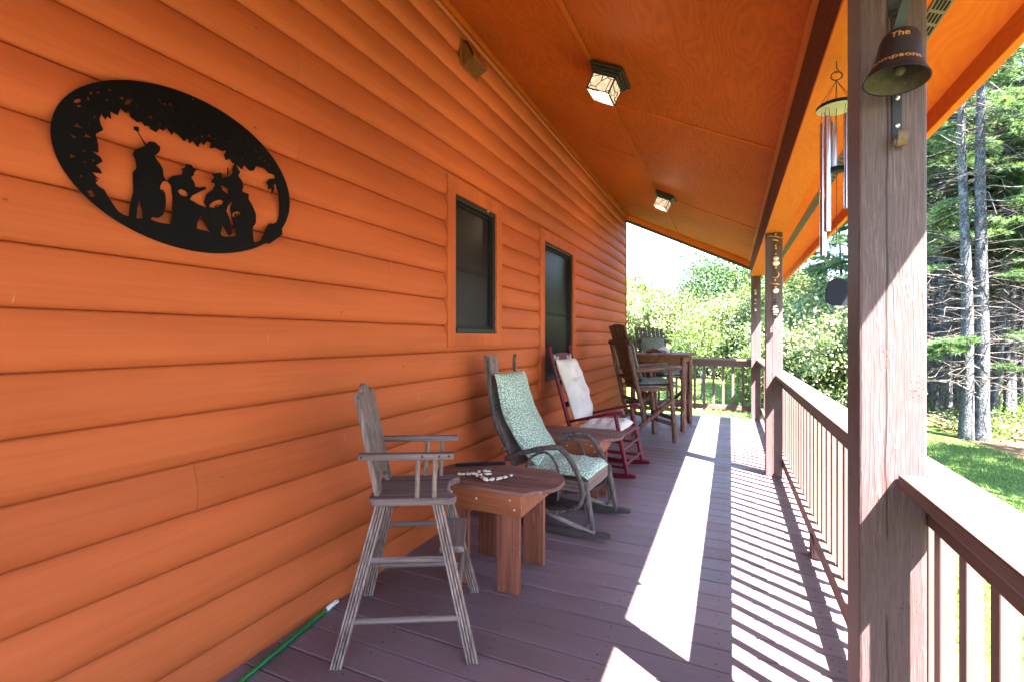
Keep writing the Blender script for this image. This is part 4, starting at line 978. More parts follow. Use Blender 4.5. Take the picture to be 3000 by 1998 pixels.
PLQ_FIGS= [[[(-0.1931, 0.0969),(-0.1836, 0.0973),(-0.1825, 0.0883),(-0.1855, 0.0807),(-0.1721, 0.0622),(-0.1605, 0.0492),(-0.1527, 0.0617),(-0.1367, 0.0667),(-0.1185, 0.0558),(-0.1205, 0.0417),(-0.1266, 0.0307),(-0.1367, 0.0205),(-0.1287, 0.0079),(-0.1185,-0.002),(-0.1103,-0.0172),(-0.1082,-0.0389),(-0.0999,-0.0543),(-0.1103,-0.0574),(-0.1197,-0.078),(-0.1185,-0.0954),(-0.104,-0.0936),(-0.1007,-0.1174),(-0.102,-0.1491),(-0.1103,-0.1735),(-0.1246,-0.187),(-0.1447,-0.1881),(-0.1527,-0.2095),(-0.1721,-0.2138),(-0.1729,-0.1752),(-0.1817,-0.1387),(-0.1874,-0.1615),(-0.1912,-0.2137),(-0.2135,-0.2123),(-0.208,-0.1625),(-0.1987,-0.1177),(-0.2006,-0.0546),(-0.1893,-0.0382),(-0.1931,-0.0096),(-0.2006, 0.0048),(-0.1931, 0.0202),(-0.176, 0.0349),(-0.1644, 0.0435),(-0.1741, 0.0615),(-0.1874, 0.0821),(-0.1968, 0.0848),(-0.198, 0.0928)], [(-0.1266,-0.091),(-0.1103,-0.0864),(-0.1061,-0.092),(-0.1205,-0.096)]], [[(-0.0349, 0.0256),(-0.0144, 0.0299),(-0.0098, 0.0197),(0.0041, 0.0185),(-0.0052, 0.007),(-0.0066,-0.0053),(-0.0167,-0.0154),(-0.0052,-0.0308),(-0.0029,-0.0444),(0.0111,-0.0451),(0.035,-0.0344),(0.0389,-0.042),(0.0159,-0.0581),(-0.0121,-0.08),(-0.0213,-0.0965),(0.0111,-0.1071),(0.035,-0.1107),(0.0447,-0.1325),(0.0694,-0.1611),(0.0999,-0.2068),(0.0795,-0.2132),(0.0496,-0.1946),(0.035,-0.1686),(0.0206,-0.143),(0.0064,-0.1701),(0.0018,-0.2091),(-0.0872,-0.2134),(-0.0787,-0.1525),(-0.0787,-0.1025),(-0.083,-0.0629),(-0.0978,-0.0514),(-0.0787,-0.0298),(-0.0482,-0.0158),(-0.0438,-0.0005),(-0.0504, 0.0043),(-0.0371, 0.0132)], [(-0.0273,-0.0841),(-0.0345,-0.0902),(-0.046,-0.0911),(-0.0563,-0.0865),(-0.0608,-0.0786),(-0.0574,-0.071),(-0.0476,-0.0672),(-0.0359,-0.0691),(-0.0278,-0.0758)]], [[(0.0594, 0.02),(0.0947, 0.036),(0.0973, 0.0243),(0.1025, 0.0059),(0.0922,-0.0071),(0.0999,-0.0298),(0.1207,-0.039),(0.126,-0.0528),(0.142,-0.046),(0.1528,-0.038),(0.1556,-0.0449),(0.1207,-0.0844),(0.1155,-0.1058),(0.126,-0.1285),(0.142,-0.186),(0.126,-0.1993),(0.0999,-0.1594),(0.0896,-0.2063),(0.0694,-0.1857),(0.0447,-0.1277),(0.0398,-0.1095),(0.0302,-0.0926),(0.0398,-0.0611),(0.0644,-0.0372),(0.0719,-0.013),(0.057,-0.01),(0.0694, 0.0108)], [(0.1048,-0.0709),(0.1033,-0.0788),(0.0947,-0.089),(0.0814,-0.0989),(0.0671,-0.1057),(0.0556,-0.1077),(0.0498,-0.1045),(0.0512,-0.0969),(0.0595,-0.0869),(0.0724,-0.0771),(0.0868,-0.07),(0.0987,-0.0678)]], [[(0.1474, 0.0857),(0.1556, 0.0884),(0.1638, 0.0705),(0.172, 0.0628),(0.1638, 0.0448),(0.1804, 0.0291),(0.186, 0.01),(0.1804,-0.0124),(0.2087,-0.0151),(0.2087,-0.0361),(0.226,-0.058),(0.2407,-0.0864),(0.2407,-0.1238),(0.226,-0.1482),(0.2318,-0.2081),(0.1638,-0.2023),(0.1528,-0.1634),(0.1367,-0.1261),(0.1313,-0.0919),(0.142,-0.0638),(0.126,-0.0477),(0.1234,-0.0181),(0.0947,-0.0113),(0.0999, 0.0151),(0.1313, 0.0348),(0.142, 0.0534),(0.1393, 0.0627)], [(0.1745,-0.0991),(0.1729,-0.1069),(0.1648,-0.1154),(0.1531,-0.1215),(0.1426,-0.1227),(0.137,-0.1188),(0.1385,-0.1111),(0.1464,-0.1026),(0.158,-0.0965),(0.1687,-0.0951)]], [[(0.1197, 0.064),(0.1234, 0.0651),(0.1244, 0.0377),(0.1207, 0.0366)]], [[(0.2615,-0.2001),(0.2859,-0.1466),(0.2952,-0.1256),(0.3045,-0.1346),(0.314,-0.1078),(0.3235,-0.1223),(0.3363,-0.1001),(0.3493,-0.1085),(0.3624,-0.0916),(0.369,-0.1467),(0.3045,-0.1978)]], [[(0.3299, 0.1014),(0.3363, 0.0867),(0.3045, 0.0743),(0.289, 0.056),(0.3014, 0.0487),(0.2983, 0.0286),(0.314, 0.0385),(0.314, 0.0137),(0.3286, 0.0371),(0.3248, 0.0555),(0.3395, 0.0681),(0.3624, 0.0382),(0.3657, 0.0617),(0.3428, 0.111)]]]
PLQ_RINGS= [[(0.0922,-0.094),(0.0902,-0.0992),(0.0851,-0.1033),(0.0789,-0.1049),(0.0738,-0.1032),(0.0719,-0.0991),(0.0738,-0.094),(0.0789,-0.0898),(0.0851,-0.0882),(0.0902,-0.0898)], [(0.1665,-0.109),(0.1649,-0.1133),(0.1608,-0.1167),(0.1558,-0.1179),(0.1517,-0.1164),(0.1501,-0.1128),(0.1517,-0.1086),(0.1558,-0.1052),(0.1608,-0.104),(0.1649,-0.1054)]]
PC=(XW+.006,1.101,1.892)
def curve_mesh(loops,ext):
    cu=bpy.data.curves.new('tmp','CURVE'); cu.dimensions='2D'; cu.fill_mode='BOTH'; cu.extrude=ext
    for L in loops:
        sp=cu.splines.new('POLY'); sp.points.add(len(L)-1); sp.use_cyclic_u=True
        for p,(x,y) in zip(sp.points,L): p.co=(x,y,0,1)
    ob=bpy.data.objects.new('tmp',cu); col.objects.link(ob)
    dg=bpy.context.evaluated_depsgraph_get(); ev=ob.evaluated_get(dg); me=bpy.data.meshes.new_from_object(ev)
    vs=[tuple(v.co) for v in me.vertices]; fs=[tuple(p.vertices) for p in me.polygons]
    bpy.data.objects.remove(ob); bpy.data.curves.remove(cu); bpy.data.meshes.remove(me)
    return vs,fs
MP=Matrix(((0,0,1,0),(1,0,0,0),(0,1,0,0),(0,0,0,1)))   # (y,z,depth) -> world axes
pq=MB()
oval=[(.407*math.cos(2*math.pi*i/96),.279*math.sin(2*math.pi*i/96)) for i in range(96)]
rp=random.Random(12); lace=[]
for (cx,cy,sx_,sy_,k) in ((-.31,.06,.035,.09,9),(-.335,-.03,.03,.05,6),(-.22,.17,.07,.03,9),(-.07,.195,.10,.022,10),(.10,.165,.10,.03,9),(.24,.085,.06,.035,8),(.305,.02,.03,.03,4)):
    for _ in range(k):
        x,y=cx+rp.uniform(-1,1)*sx_,cy+rp.uniform(-1,1)*sy_
        if (x/.385)**2+(y/.258)**2>1: continue
        a0=rp.uniform(0,6.28); r0=rp.uniform(.005,.0105)
        lf=[(x+r0*math.cos(t)*(1.5 if i%2==0 else .55),y+r0*math.sin(t)*(1.0 if i%2==0 else .45)) for i,t in enumerate([a0+2*math.pi*j/6 for j in range(6)])]
        if any((x-u)**2+(y-w)**2<.0165**2 for (u,w) in PLQ_HOLE): continue
        if any((x-L[0][0])**2+(y-L[0][1])**2<.02**2 for L in lace+PLQ_SMALL): continue
        lace.append(lf)
def inside(p,L):
    c=False
    for (x1,y1),(x2,y2) in zip(L,L[1:]+L[:1]):
        if (y1>p[1])!=(y2>p[1]) and p[0]<(x2-x1)*(p[1]-y1)/(y2-y1)+x1: c=not c
    return c
lace=[L for L in lace if not inside(L[0],PLQ_HOLE)]
v,f=curve_mesh([oval,PLQ_HOLE]+PLQ_SMALL+lace,.0014); pq.add(v,f,M=MP)
for i,fg in enumerate(PLQ_FIGS):
    v,f=curve_mesh(fg,.0014); pq.add(v,f,M=Matrix.Translation((.0003*(i%4+1),0,0))@MP)
for L in PLQ_RINGS:
    inner=[(x*.62+sum(p[0] for p in L)/len(L)*.38,y*.62+sum(p[1] for p in L)/len(L)*.38) for x,y in L]
    v,f=curve_mesh([L,inner],.0014); pq.add(v,f,M=Matrix.Translation((.0016,0,0))@MP)
o=pq.build('wall_plaque',M_BLACKPLATE,None,loc=PC); tag(o,'black oval cut steel plaque of four musicians under leafy branches on the orange wall','plaque')
m=MB()
for y,z in ((-.37,.05),(.37,-.03),(0,.262)): m.tube([(-.010,y,z),(.0005,y,z)],.004,8)
m.build('mounting_pin',M_BLACKPLATE,o)
# ---------------------------------------------------------------- ceiling lamps
def ceiling_lamp(label,y):
    x=-.731
    t=thing('ceiling_lamp',label,'lamp',(x,y,zceil(x)-.0125),0,'leaded glass ceiling lamps')
    t.rotation_euler=(0,math.atan(SL),0)
    m=MB(); m.box(-.120,.120,-.130,.130,-.018,-.0003); m.box(-.108,.108,-.118,.118,-.034,-.0183); m.box(-.096,.096,-.106,.106,-.050,-.0343); m.build('base',M_BRONZE,t,.004)
    a,b,z0,z1=.080,.090,-.158,-.051
    gm=MB()
    gm.box(-a+.003,a-.003,-b,-b+.003,z0,z1); gm.box(-a+.003,a-.003,b-.003,b,z0,z1)
    gm.box(-a,-a+.003,-b+.003,b-.003,z0,z1); gm.box(a-.003,a,-b+.003,b-.003,z0,z1); gm.box(-a+.003,a-.003,-b+.003,b-.003,z0,z0+.003)
    gl=gm.build('glass_shade',M_LAMPGLASS,t)
    m=MB(); w=.0045
    for sx in (-1,1):
        for sy in (-1,1): m.box(sx*a-w,sx*a+w,sy*b-w,sy*b+w,z0-w,z1)
    for sy in (-1,1):
        for z in (z0,z1-.004): m.box(-a+w,a-w,sy*b-w+.0002,sy*b+w-.0002,z-w,z+w)
    for sx in (-1,1):
        for z in (z0,z1-.004): m.box(sx*a-w+.0002,sx*a+w-.0002,-b+w,b-w,z-w,z+w)
    m.build('frame',M_BRONZE,t)
    m=MB(); m.ball((.012,.01,-.105),.026,12,8,(1,1,1.2)); m.build('bulb',M_BULB,t)
    l=bpy.data.lights.new('lamp_glow','POINT'); l.energy=.55; l.color=(1,.80,.55); l.shadow_soft_size=.03
    lo=bpy.data.objects.new('lamp_glow',l); col.objects.link(lo); lo.parent=t; lo.location=(.0,.0,-.185)
    return t
ceiling_lamp('nearer lit leaded glass lamp on the ceiling batten',3.21)
ceiling_lamp('farther lit leaded glass lamp on the ceiling batten',6.28)

M_GRILLE=paint('amber_vent_grille',(.20,.075,.022),.5,.3)
# ---------------------------------------------------------------- wall vent hood
t=thing('exhaust_vent','brown exhaust vent hood with a grille high on the wall beside the ceiling','vent',(XW-.003,3.11,3.37))
m=MB(); m.box(-.006,.010,-.13,.13,-.105,.105); m.build('flange',M_VENTHOOD,t,.003)
m=MB()
pr=[(.0105,.088),(.045,.075),(.098,-.02),(.100,-.050),(.085,-.050),(.083,-.024),(.036,.062),(.0105,.072)]
M=Matrix(((1,0,0,0),(0,0,-1,.105),(0,1,0,0),(0,0,0,1)))
m.prism(pr,.21,M)
for y in (-.105,.1015):
    m.add([(.0106,y,.0875),(.0446,y,.0745),(.0976,y,-.020),(.0996,y,-.0495),(.0106,y,-.095),(.0106,y+.0035,.0875),(.0446,y+.0035,.0745),(.0976,y+.0035,-.020),(.0996,y+.0035,-.0495),(.0106,y+.0035,-.095)],[(0,1,2,3,4),(9,8,7,6,5),(0,5,6,1),(1,6,7,2),(2,7,8,3),(3,8,9,4),(4,9,5,0)])
m.build('hood',M_VENTHOOD,t,.002)
m=MB()
for i in range(11):
    y=-.095+i*.019; m.bar((.011,y,-.090),(.094,y,-.050),.004,.006)
for i in range(4):
    u=.15+i*.22; m.bar((.011+.083*u,-.10,-.0895+.04*u),(.011+.083*u,.10,-.0895+.04*u),.004,.004)
m.build('grille',M_GRILLE,t)

# ---------------------------------------------------------------- dinner bell on the nearest post
BX,BY,BZ=.353,1.392,1.901
bell=thing('dinner_bell','black cast iron dinner bell with gold lettering on a strap bracket of the nearest post','bell',(.384,1.507,1.80))
def bl(mb,name,mat,bevel=0,par=bell):
    mb.v=[(p[0]-.384,p[1]-1.507,p[2]-1.80) for p in mb.v]; return mb.build(name,mat,par,bevel)
def strap(mb,P,w,th,axis=(1,0,0)):
    P=[Vector(p) for p in P]; A=Vector(axis); n=len(P); vs=[];fs=[]
    for i,p in enumerate(P):
        t=(P[min(i+1,n-1)]-P[max(i-1,0)]).normalized(); N=t.cross(A).normalized()
        for a,b in ((-1,-1),(1,-1),(1,1),(-1,1)): vs.append(p+A*(a*w/2)+N*(b*th/2))
    for i in range(n-1):
        a=i*4;c=a+4
        for k in range(4): fs.append((a+k,a+(k+1)%4,c+(k+1)%4,c+k))
    fs+=[(3,2,1,0),tuple((n-1)*4+k for k in range(4))]
    mb.add(vs,fs)
sx=.384
m=MB(); P=[(sx,1.5045,1.80),(sx,1.5045,2.0),(sx,1.5045,2.235)]
P+=smooth_path([(sx,1.5045,2.25),(sx,1.495,2.285),(sx,1.455,2.28),(BX+.020,1.412,2.235),(BX+.022,1.372,2.17),(BX+.020,1.366,2.10),(BX+.010,1.378,2.05),(BX+.004,1.392,2.020)],4)
strap(m,P,.021,.004); bl(m,'bracket',M_STRAP,.001)
m=MB(); strap(m,[(BX+.002,1.392+.034*math.cos(a)*(1-.05*a),2.092+.036*math.sin(a)*(1-.05*a)) for a in [3.4-.35*i for i in range(16)]],.020,.0035); bl(m,'scroll',M_STRAP,.0008)
m=MB(); P=[(sx+.003+.0,1.5035,1.80)]+[(sx+.003,1.4855+.018*math.cos(a),1.797+.018*math.sin(a)) for a in [.2-.3*i for i in range(16)]]
strap(m,P,.021,.0035,(1,0,0)); bl(m,'hook',M_RUST,.0008)
m=MB()
for z in (1.835,1.905): m.ball((sx,1.5018,z),.0062,10,6,(1,.5,1))
bl(m,'screw',M_SCREW)
TB=Matrix.Translation((BX,BY,BZ))@Matrix.Scale(1.06,4)@Matrix.Rotation(R(7),4,Vector((-.25,.97,0)))@Matrix.Rotation(R(-4),4,'X')
prof=[(.0610,0),(.0600,.004),(.0550,.013),(.0500,.023),(.0462,.036),(.0434,.052),(.0410,.068),(.0388,.084),(.0352,.097),(.0285,.1065),(.0180,.1115),(.0005,.1130)]
m=MB(); m.lathe(prof,48,TB); m.lathe([(.0610,0),(.0575,.0005)],48,TB); body=bl(m,'bell_body',M_BELL)
m=MB(); m.lathe([(.0574,.0008),(.0520,.012),(.0465,.023),(.0430,.036),(.0400,.052),(.0375,.068),(.0350,.084),(.0310,.097),(.0200,.1060),(.0005,.1075)],48,TB); bl(m,'bell_inside',M_BELLIN)
m=MB(); tt=Matrix.Translation((0,0,0)); m.tube([TB@Vector((0,0,.105)),TB@Vector((.004,-.003,.03))],.0035,8); c0=TB@Vector((.004,-.003,.022)); m.ball(c0,.012,12,8); bl(m,'clapper',M_BELLIN)
def rz_of(z):
    for (r0,z0),(r1,z1) in zip(prof[:-1],prof[1:]):
        if z0<=z<=z1: return r0+(r1-r0)*(z-z0)/(z1-z0)
    return .03
def bell_text(txt,zc,h,spread,ang0):
    cu=bpy.data.curves.new('tmp','FONT'); cu.body=txt; cu.size=1; cu.align_x='CENTER'; cu.offset=.018
    ob=bpy.data.objects.new('tmp',cu); col.objects.link(ob)
    dg=bpy.context.evaluated_depsgraph_get(); me=bpy.data.meshes.new_from_object(ob.evaluated_get(dg))
    xs=[v.co.x for v in me.vertices]; w=max(xs)-min(xs)
    mb=MB(); vs=[]
    for v in me.vertices:
        z=zc+(v.co.y-.35)*h/.7; a=ang0+v.co.x/w*spread; r=rz_of(z)+.0007
        vs.append(TB@Vector((r*math.cos(a),r*math.sin(a),z)))
    mb.add(vs,[tuple(p.vertices) for p in me.polygons])
    bpy.data.objects.remove(ob); bpy.data.curves.remove(cu); bpy.data.meshes.remove(me)
    o=bl(mb,'lettering',M_GOLD,0,None); o.parent=body
fa=math.atan2(-BY,-BX)
bell_text('The',.087,.0140,R(50),fa+R(0)); bell_text('Thompsons',.031,.0105,R(138),fa-R(14))

# ---------------------------------------------------------------- wind chime
CX,CY=.345,2.03
ch=thing('wind_chime','wind chime of long polished tubes with dark sail hanging behind the nearest post','wind chime',(CX,CY,2.284))
def cb(mb,name,mat,par=ch,bevel=0):
    mb.v=[(p[0]-CX,p[1]-CY,p[2]-2.284) for p in mb.v]; return mb.build(name,mat,par,bevel)
m=MB(); m.tube(smooth_path([(CX,CY,2.284),(CX,CY,2.262),(CX+.006,CY,2.250),(CX,CY,2.243),(CX-.006,CY,2.250)],4),.0016,6); cb(m,'hook',M_DARKMETAL)
m=MB(); m.tube([(CX+.017*math.cos(a),CY+.004*math.sin(a),2.232+.017*math.sin(a)) for a in [2*math.pi*i/20 for i in range(21)]],.0022,6,False); cb(m,'ring',M_DARKMETAL)
for i in range(6):
    a=i*math.pi/3+.3; m=MB(); m.tube([(CX,CY,2.215),(CX+.055*math.cos(a),CY+.055*math.sin(a),2.128)],.0009,4); cb(m,'cord',M_CORD)
m=MB(); m.lathe([(.0005,2.129),(.058,2.129),(.062,2.126),(.062,2.116),(.0615,2.1155)],40,Matrix.Translation((CX,CY,0))); d=cb(m,'top_disc',M_SAIL)
m=MB(); m.lathe([(.0614,2.1154),(.0005,2.1152)],40,Matrix.Translation((CX,CY,0))); o=m.build('disc_underside',M_DISCBOT,d)
for v in o.data.vertices: v.co=(v.co.x-CX,v.co.y-CY,v.co.z-2.284)
for i,(zb,zt) in enumerate(((1.597,2.075),(1.675,2.083),(1.75,2.08),(1.83,2.085),(1.90,2.085))):
    a=R(158)+[0,R(62),R(150),R(220),R(295)][i]; x=CX+.041*math.cos(a); y=CY+.041*math.sin(a)
    m=MB(); m.lathe([(.0078,zt),(.0105,zt),(.0105,zb),(.0078,zb),(.0078,zt)],18,Matrix.Translation((x,y,0)),smooth=True); tb=cb(m,'chime_tube',M_CHROME)
    mod=tb.modifiers.new('e','EDGE_SPLIT'); mod.split_angle=R(40)
    m=MB(); m.tube([(x-.009,y,zt-.02),(x-.004,y,2.116)],.0008,4); m.tube([(x+.009,y,zt-.02),(x+.004,y,2.116)],.0008,4); cb(m,'cord',M_CORD)
m=MB(); m.tube([(CX,CY,2.116),(CX,CY,1.50)],.0009,4); cb(m,'cord',M_CORD)
m=MB(); m.lathe([(.0005,1.905),(.026,1.905),(.028,1.902),(.028,1.893),(.026,1.890),(.0005,1.890)],24,Matrix.Translation((CX,CY,0))); cb(m,'striker',M_SAIL)
m=MB(); out=[(.042*math.copysign(abs(math.cos(a))**.75,math.cos(a))*(1.0-.18*math.sin(a)),.049*math.copysign(abs(math.sin(a))**.8,math.sin(a))) for a in [2*math.pi*i/28 for i in range(28)]]
m.prism(out,.006,Matrix.Translation((CX+.004,CY+.003,1.462))@Matrix.Rotation(R(18),4,'Z')@Matrix.Rotation(R(90),4,'X')); cb(m,'wind_sail',M_SAIL,bevel=.001)

# ---------------------------------------------------------------- shell strings on the posts
def garland(label,x,y,ztop,zbot,items,seed):
    t=thing('shell_garland',label,'shell string',(x,y,ztop),0)
    r=random.Random(seed)
    m=MB(); m.tube([(0,0,0),(.003,0,(zbot-ztop)*.5),(0,0,zbot-ztop)],.0012,5); m.build('cord',M_CORD,t)
    for (z,kind,s) in items:
        q=MB()
        if kind=='bead': q.ball((0,0,0),s,8,6,(1,1,1.2)); mt=M_SHELLGOLD if r.random()<.7 else M_BEADDK
        elif kind=='disc': q.ball((0,0,0),s,12,7,(1,.35,.82)); mt=M_SHELL
        elif kind=='flat': q.ball((0,0,0),s,12,7,(1.25,.9,.30)); mt=M_SHELLGOLD
        elif kind=='stick': q.tube([(-s,0,-.002),(0,0,.002),(s,0,-.002)],[.004,.007,.004],7); mt=M_SHELLGOLD
        elif kind=='crescent':
            q.tube([(s*math.cos(a),0,s*math.sin(a)) for a in [R(-150+20*i) for i in range(10)]],[.003,.006,.009,.011,.012,.012,.011,.009,.006,.003],7,flat=.6); mt=M_SHELLGOLD
        elif kind=='dark': q.ball((0,0,0),s,9,6); mt=M_BEADDK
        elif kind=='chip': q.cbox((0,0,0),(s*1.6,s*.7,s*.7)); mt=M_SHELL
        o=q.build('shell' if kind in('disc','flat','crescent','chip') else 'bead',mt,t,.001 if kind=='chip' else 0); o.location=(r.uniform(-.004,.004),0,z-ztop); o.rotation_euler=(0,r.uniform(-.35,.35),r.uniform(-.4,.4))
garland('long string of pale and amber shells hanging in front of the middle post',.384,5.066,2.284,1.37,
 [(2.262,'bead',.010),(2.238,'stick',.06),(2.208,'flat',.024),(2.18,'bead',.008),(2.155,'bead',.009),(2.13,'bead',.009),(2.105,'bead',.010),(2.078,'bead',.008),(2.035,'disc',.024),(1.992,'disc',.032),(1.952,'bead',.011),(1.925,'bead',.010),(1.888,'crescent',.030),(1.835,'bead',.010),(1.800,'flat',.030),(1.77,'bead',.010),(1.735,'disc',.028),(1.64,'dark',.014),(1.615,'dark',.010),(1.59,'chip',.022),(1.562,'chip',.030),(1.538,'chip',.030),(1.515,'chip',.018),(1.49,'bead',.010),(1.462,'disc',.016),(1.435,'disc',.016),(1.40,'flat',.022)],5)
garland('thin string of small dark shells in front of the far corner post',.366,8.535,2.284,1.70,
 [(2.05,'disc',.014),(2.02,'chip',.018),(1.995,'disc',.016),(1.90,'disc',.013),(1.87,'dark',.014),(1.84,'chip',.016),(1.76,'chip',.014),(1.735,'disc',.017),(1.71,'dark',.012)],9)

# ---------------------------------------------------------------- pole lying along the wall
t=thing('broom_pole','green pole with a white plastic hanging end lying on the deck along the wall','pole',(-1.742,1.70,.0135))
a=Vector((.0,.0,0)); d=Vector((.081,-.56,0)).normalized()
m=MB(); m.tube([a,a+d*1.55],.0118,14); m.build('shaft',M_GREENPOLE,t)
m=MB(); m.tube([a+d*.01,a-d*.012,a-d*.05,a-d*.062],[.0130,.0135,.0125,.0095],14,flat=.9); 
q=[a-d*.066+d*.014*math.cos(k)+Vector((d.y,-d.x,0))*.0105*math.sin(k) for k in [2*math.pi*i/16 for i in range(17)]]
m.tube(q,.0045,6,False); m.build('hanging_end',M_WHITEPL,t)
# ---------------------------------------------------------------- outdoors
def smooth(t): t=np.clip(t,0,1); return t*t*(3-2*t)
def gz(x,y):
    x=np.asarray(x,float); y=np.asarray(y,float)
    return -.75+.62*smooth((y-11)/11)*(1-smooth((x-2.2)/2.6))+.35*smooth((x-5)/12)+.8*smooth((x-12)/25)+.06*np.sin(x*.6+1)*np.cos(y*.45)
def gzf(x,y): return float(gz(x,y))
def axis_pts(lo,hi,c0,c1,step,far):
    mid=np.arange(c0,c1+step/2,step)
    a=c0-np.geomspace(step,c0-lo,far)[::-1]; b=c1+np.geomspace(step,hi-c1,far)
    return np.concatenate([a,mid,b])
xs=axis_pts(-300,300,-10,14,.4,26); ys=axis_pts(-300,400,-4,30,.4,26)
X,Y=np.meshgrid(xs,ys); Z=gz(X,Y)
V=np.stack([X.ravel(),Y.ravel(),Z.ravel()],1); nx=len(xs); ny=len(ys)
I=(np.arange(ny-1)[:,None]*nx+np.arange(nx-1)[None,:]).ravel()
lawn=np_mesh('lawn',V,np.stack([I,I+1,I+1+nx,I+nx],1),M_GROUND,smooth=True); tag(lawn,kind='structure')
nr=np.random.default_rng(5)
def leaf_quads(C,size,aspect=.6,flat=0.0,up=None):
    n=len(C); 
    d=nr.normal(size=(n,3)); d/=np.linalg.norm(d,axis=1,keepdims=True)
    e=nr.normal(size=(n,3))
    if flat: e[:,2]+=flat*np.sign(nr.normal(size=n)+1.5); 
    e-=d*(e*d).sum(1,keepdims=True); e/=np.linalg.norm(e,axis=1,keepdims=True)
    f=np.cross(d,e)
    s=(np.asarray(size)*nr.uniform(.65,1.3,n))[:,None]
    a=d*s*.5; b=f*s*.5*aspect
    q=np.stack([C-a,C-a*.1+b,C+a,C-a*.1-b],1).reshape(-1,3)
    return q,np.arange(4*n).reshape(n,4)
def blob_leaves(rx,ry,rz,n,clump,leaf,zc,dens_low=.15):
    """leaf centres gathered in clumps spread through an uneven crown"""
    k=clump; d=nr.normal(size=(k,3)); d/=np.linalg.norm(d,axis=1,keepdims=True)
    rad=nr.uniform(.35,1.0,k)**.6; rad*=1+.22*np.sin(d[:,0]*4+d[:,2]*3+rx)+.12*nr.normal(size=k)
    c=d*rad[:,None]*np.array([rx,ry,rz]); c[:,2]+=zc
    c=c[c[:,2]>dens_low]
    w=nr.integers(0,len(c),n); sg=nr.uniform(.10,.26,len(c))*min(rx,rz)
    P=c[w]+nr.normal(size=(n,3))*sg[w][:,None]*np.array([1,1,.8])
    return P[P[:,2]>.02]
def shrub_mesh(name,rx,rz,n,mat,leaf,clump=70):
    P=blob_leaves(rx,rx,rz,n,clump,leaf,rz*.95)
    q,f=leaf_quads(P,leaf); return q,f,mat
def stem_mb(h,spread,k,r0,seed):
    m=MB(); r=random.Random(seed)
    for i in range(k):
        a=r.uniform(0,6.28); s=spread*r.uniform(.3,1); hh=h*r.uniform(.6,1)
        m.tube(smooth_path([(0.06*math.cos(a),.06*math.sin(a),-.1),(s*.35*math.cos(a),s*.35*math.sin(a),hh*.45),(s*math.cos(a+.3),s*math.sin(a+.3),hh)],3),[r0*(1-.11*j) for j in range(7)],5)
    return m
def make_shrub(rx,rz,n,mat,leaf,seed):
    P=blob_leaves(rx,rx,rz,n,int(40+25*rx*rz),leaf,rz*.95)
    q,f=leaf_quads(P,leaf)
    t=thing('shrub','','shrub'); np_mesh('foliage',q,f,mat,t); stem_mb(rz*1.5,rx*.75,9,.035,seed).build('stem',M_DARKBARK,t)
    return t
protos=[make_shrub(1.7,1.75,20000,M_BUSH2,.115,1),make_shrub(1.5,1.5,16000,M_BUSH,.11,2),make_shrub(1.9,1.6,20000,M_BUSH2,.115,3),make_shrub(1.4,1.9,16000,M_BUSH,.11,4)]
used=set()
def place(o,x,y,s,rz,label,group,zs=1.0):
    i=protos.index(o)
    t=o if i not in used else copy_tree(o); used.add(i)
    t.location=(x,y,gzf(x,y)-.05); t.rotation_euler=(0,0,rz); t.scale=(s,s,s*zs); t['label']=label
    if group: t['group']=group
    return t
hed='sunlit shrubs of the thicket beyond the lawn'
LB='dense sunlit green shrub in the thicket beyond the lawn'
sp=[(-6.3,22.5,1.25,3),(-4.6,21.6,1.1,0),(-3.7,24.2,1.30,1),(-2.9,20.9,.95,2),(-1.5,21.6,1.0,1),(-.4,20.4,.85,0),(.7,21.4,.95,3),(1.7,20.2,.90,2),(2.5,21.9,1.05,0),(3.5,20.6,.95,1),(4.4,22.4,1.10,2),(3.0,24.5,1.15,3),(5.4,24.3,1.2,0),(1.4,24.0,1.15,1),(-5.6,25.5,1.5,2),(-8.2,24.0,1.3,0),(1.0,14.3,.66,1),(1.75,13.9,.70,2),(2.55,14.7,.82,0),(1.45,15.6,.80,3)]
for i,(x,y,s,k) in enumerate(sp):
    near=y<16
    place(protos[k],x,y,s,rng.uniform(0,6.28),'bright leafy shrub past the lawn, seen between the middle post and the bell post' if near else LB,'nearer shrubs beside the lawn' if near else hed,rng.uniform(.9,1.08))
def broad_tree(label,x,y,h,rx,rz,n,leaf,mat,seed,name='broadleaf_tree',zc=None,group=None,tr=.12):
    t=thing(name,label,'tree',(x,y,gzf(x,y)-.05),0,group)
    zc=zc or h-rz
    P=blob_leaves(rx,rx,rz,n,int(60+30*rx*rz),leaf,zc,h*.18); q,f=leaf_quads(P,leaf); np_mesh('crown',q,f,mat,t)
    m=MB(); m.tube(smooth_path([(0,0,-.1),(.05,.03,h*.25),(-.04,.05,h*.5),(.02,0,h*.8)],4),[tr*(1-.065*i) for i in range(13)],8)
    r=random.Random(seed)
    for i in range(9):
        a=r.uniform(0,6.28); z=h*r.uniform(.3,.7); L=rx*r.uniform(.5,.85)
        m.tube(smooth_path([(0,0,z),(L*.5*math.cos(a),L*.5*math.sin(a),z+L*.4),(L*math.cos(a),L*math.sin(a),z+L*.8)],3),[tr*.4*(1-.11*j) for j in range(7)],5)
    m.build('trunk',M_BARK,t); return t
broad_tree('round crowned green tree standing tallest behind the thicket at the end of the porch',-.45,25.0,5.7,2.05,2.5,26000,.13,M_DOME,3,tr=.16)
broad_tree('lower green tree left of the round crowned one, half hidden by the house corner',-5.1,24.6,4.6,1.7,2.1,14000,.12,M_BUSH,4)
broad_tree('yellow green young tree between the two taller trees behind the thicket',-3.3,26.5,4.3,1.7,2.0,13000,.12,M_BUSH2,8)
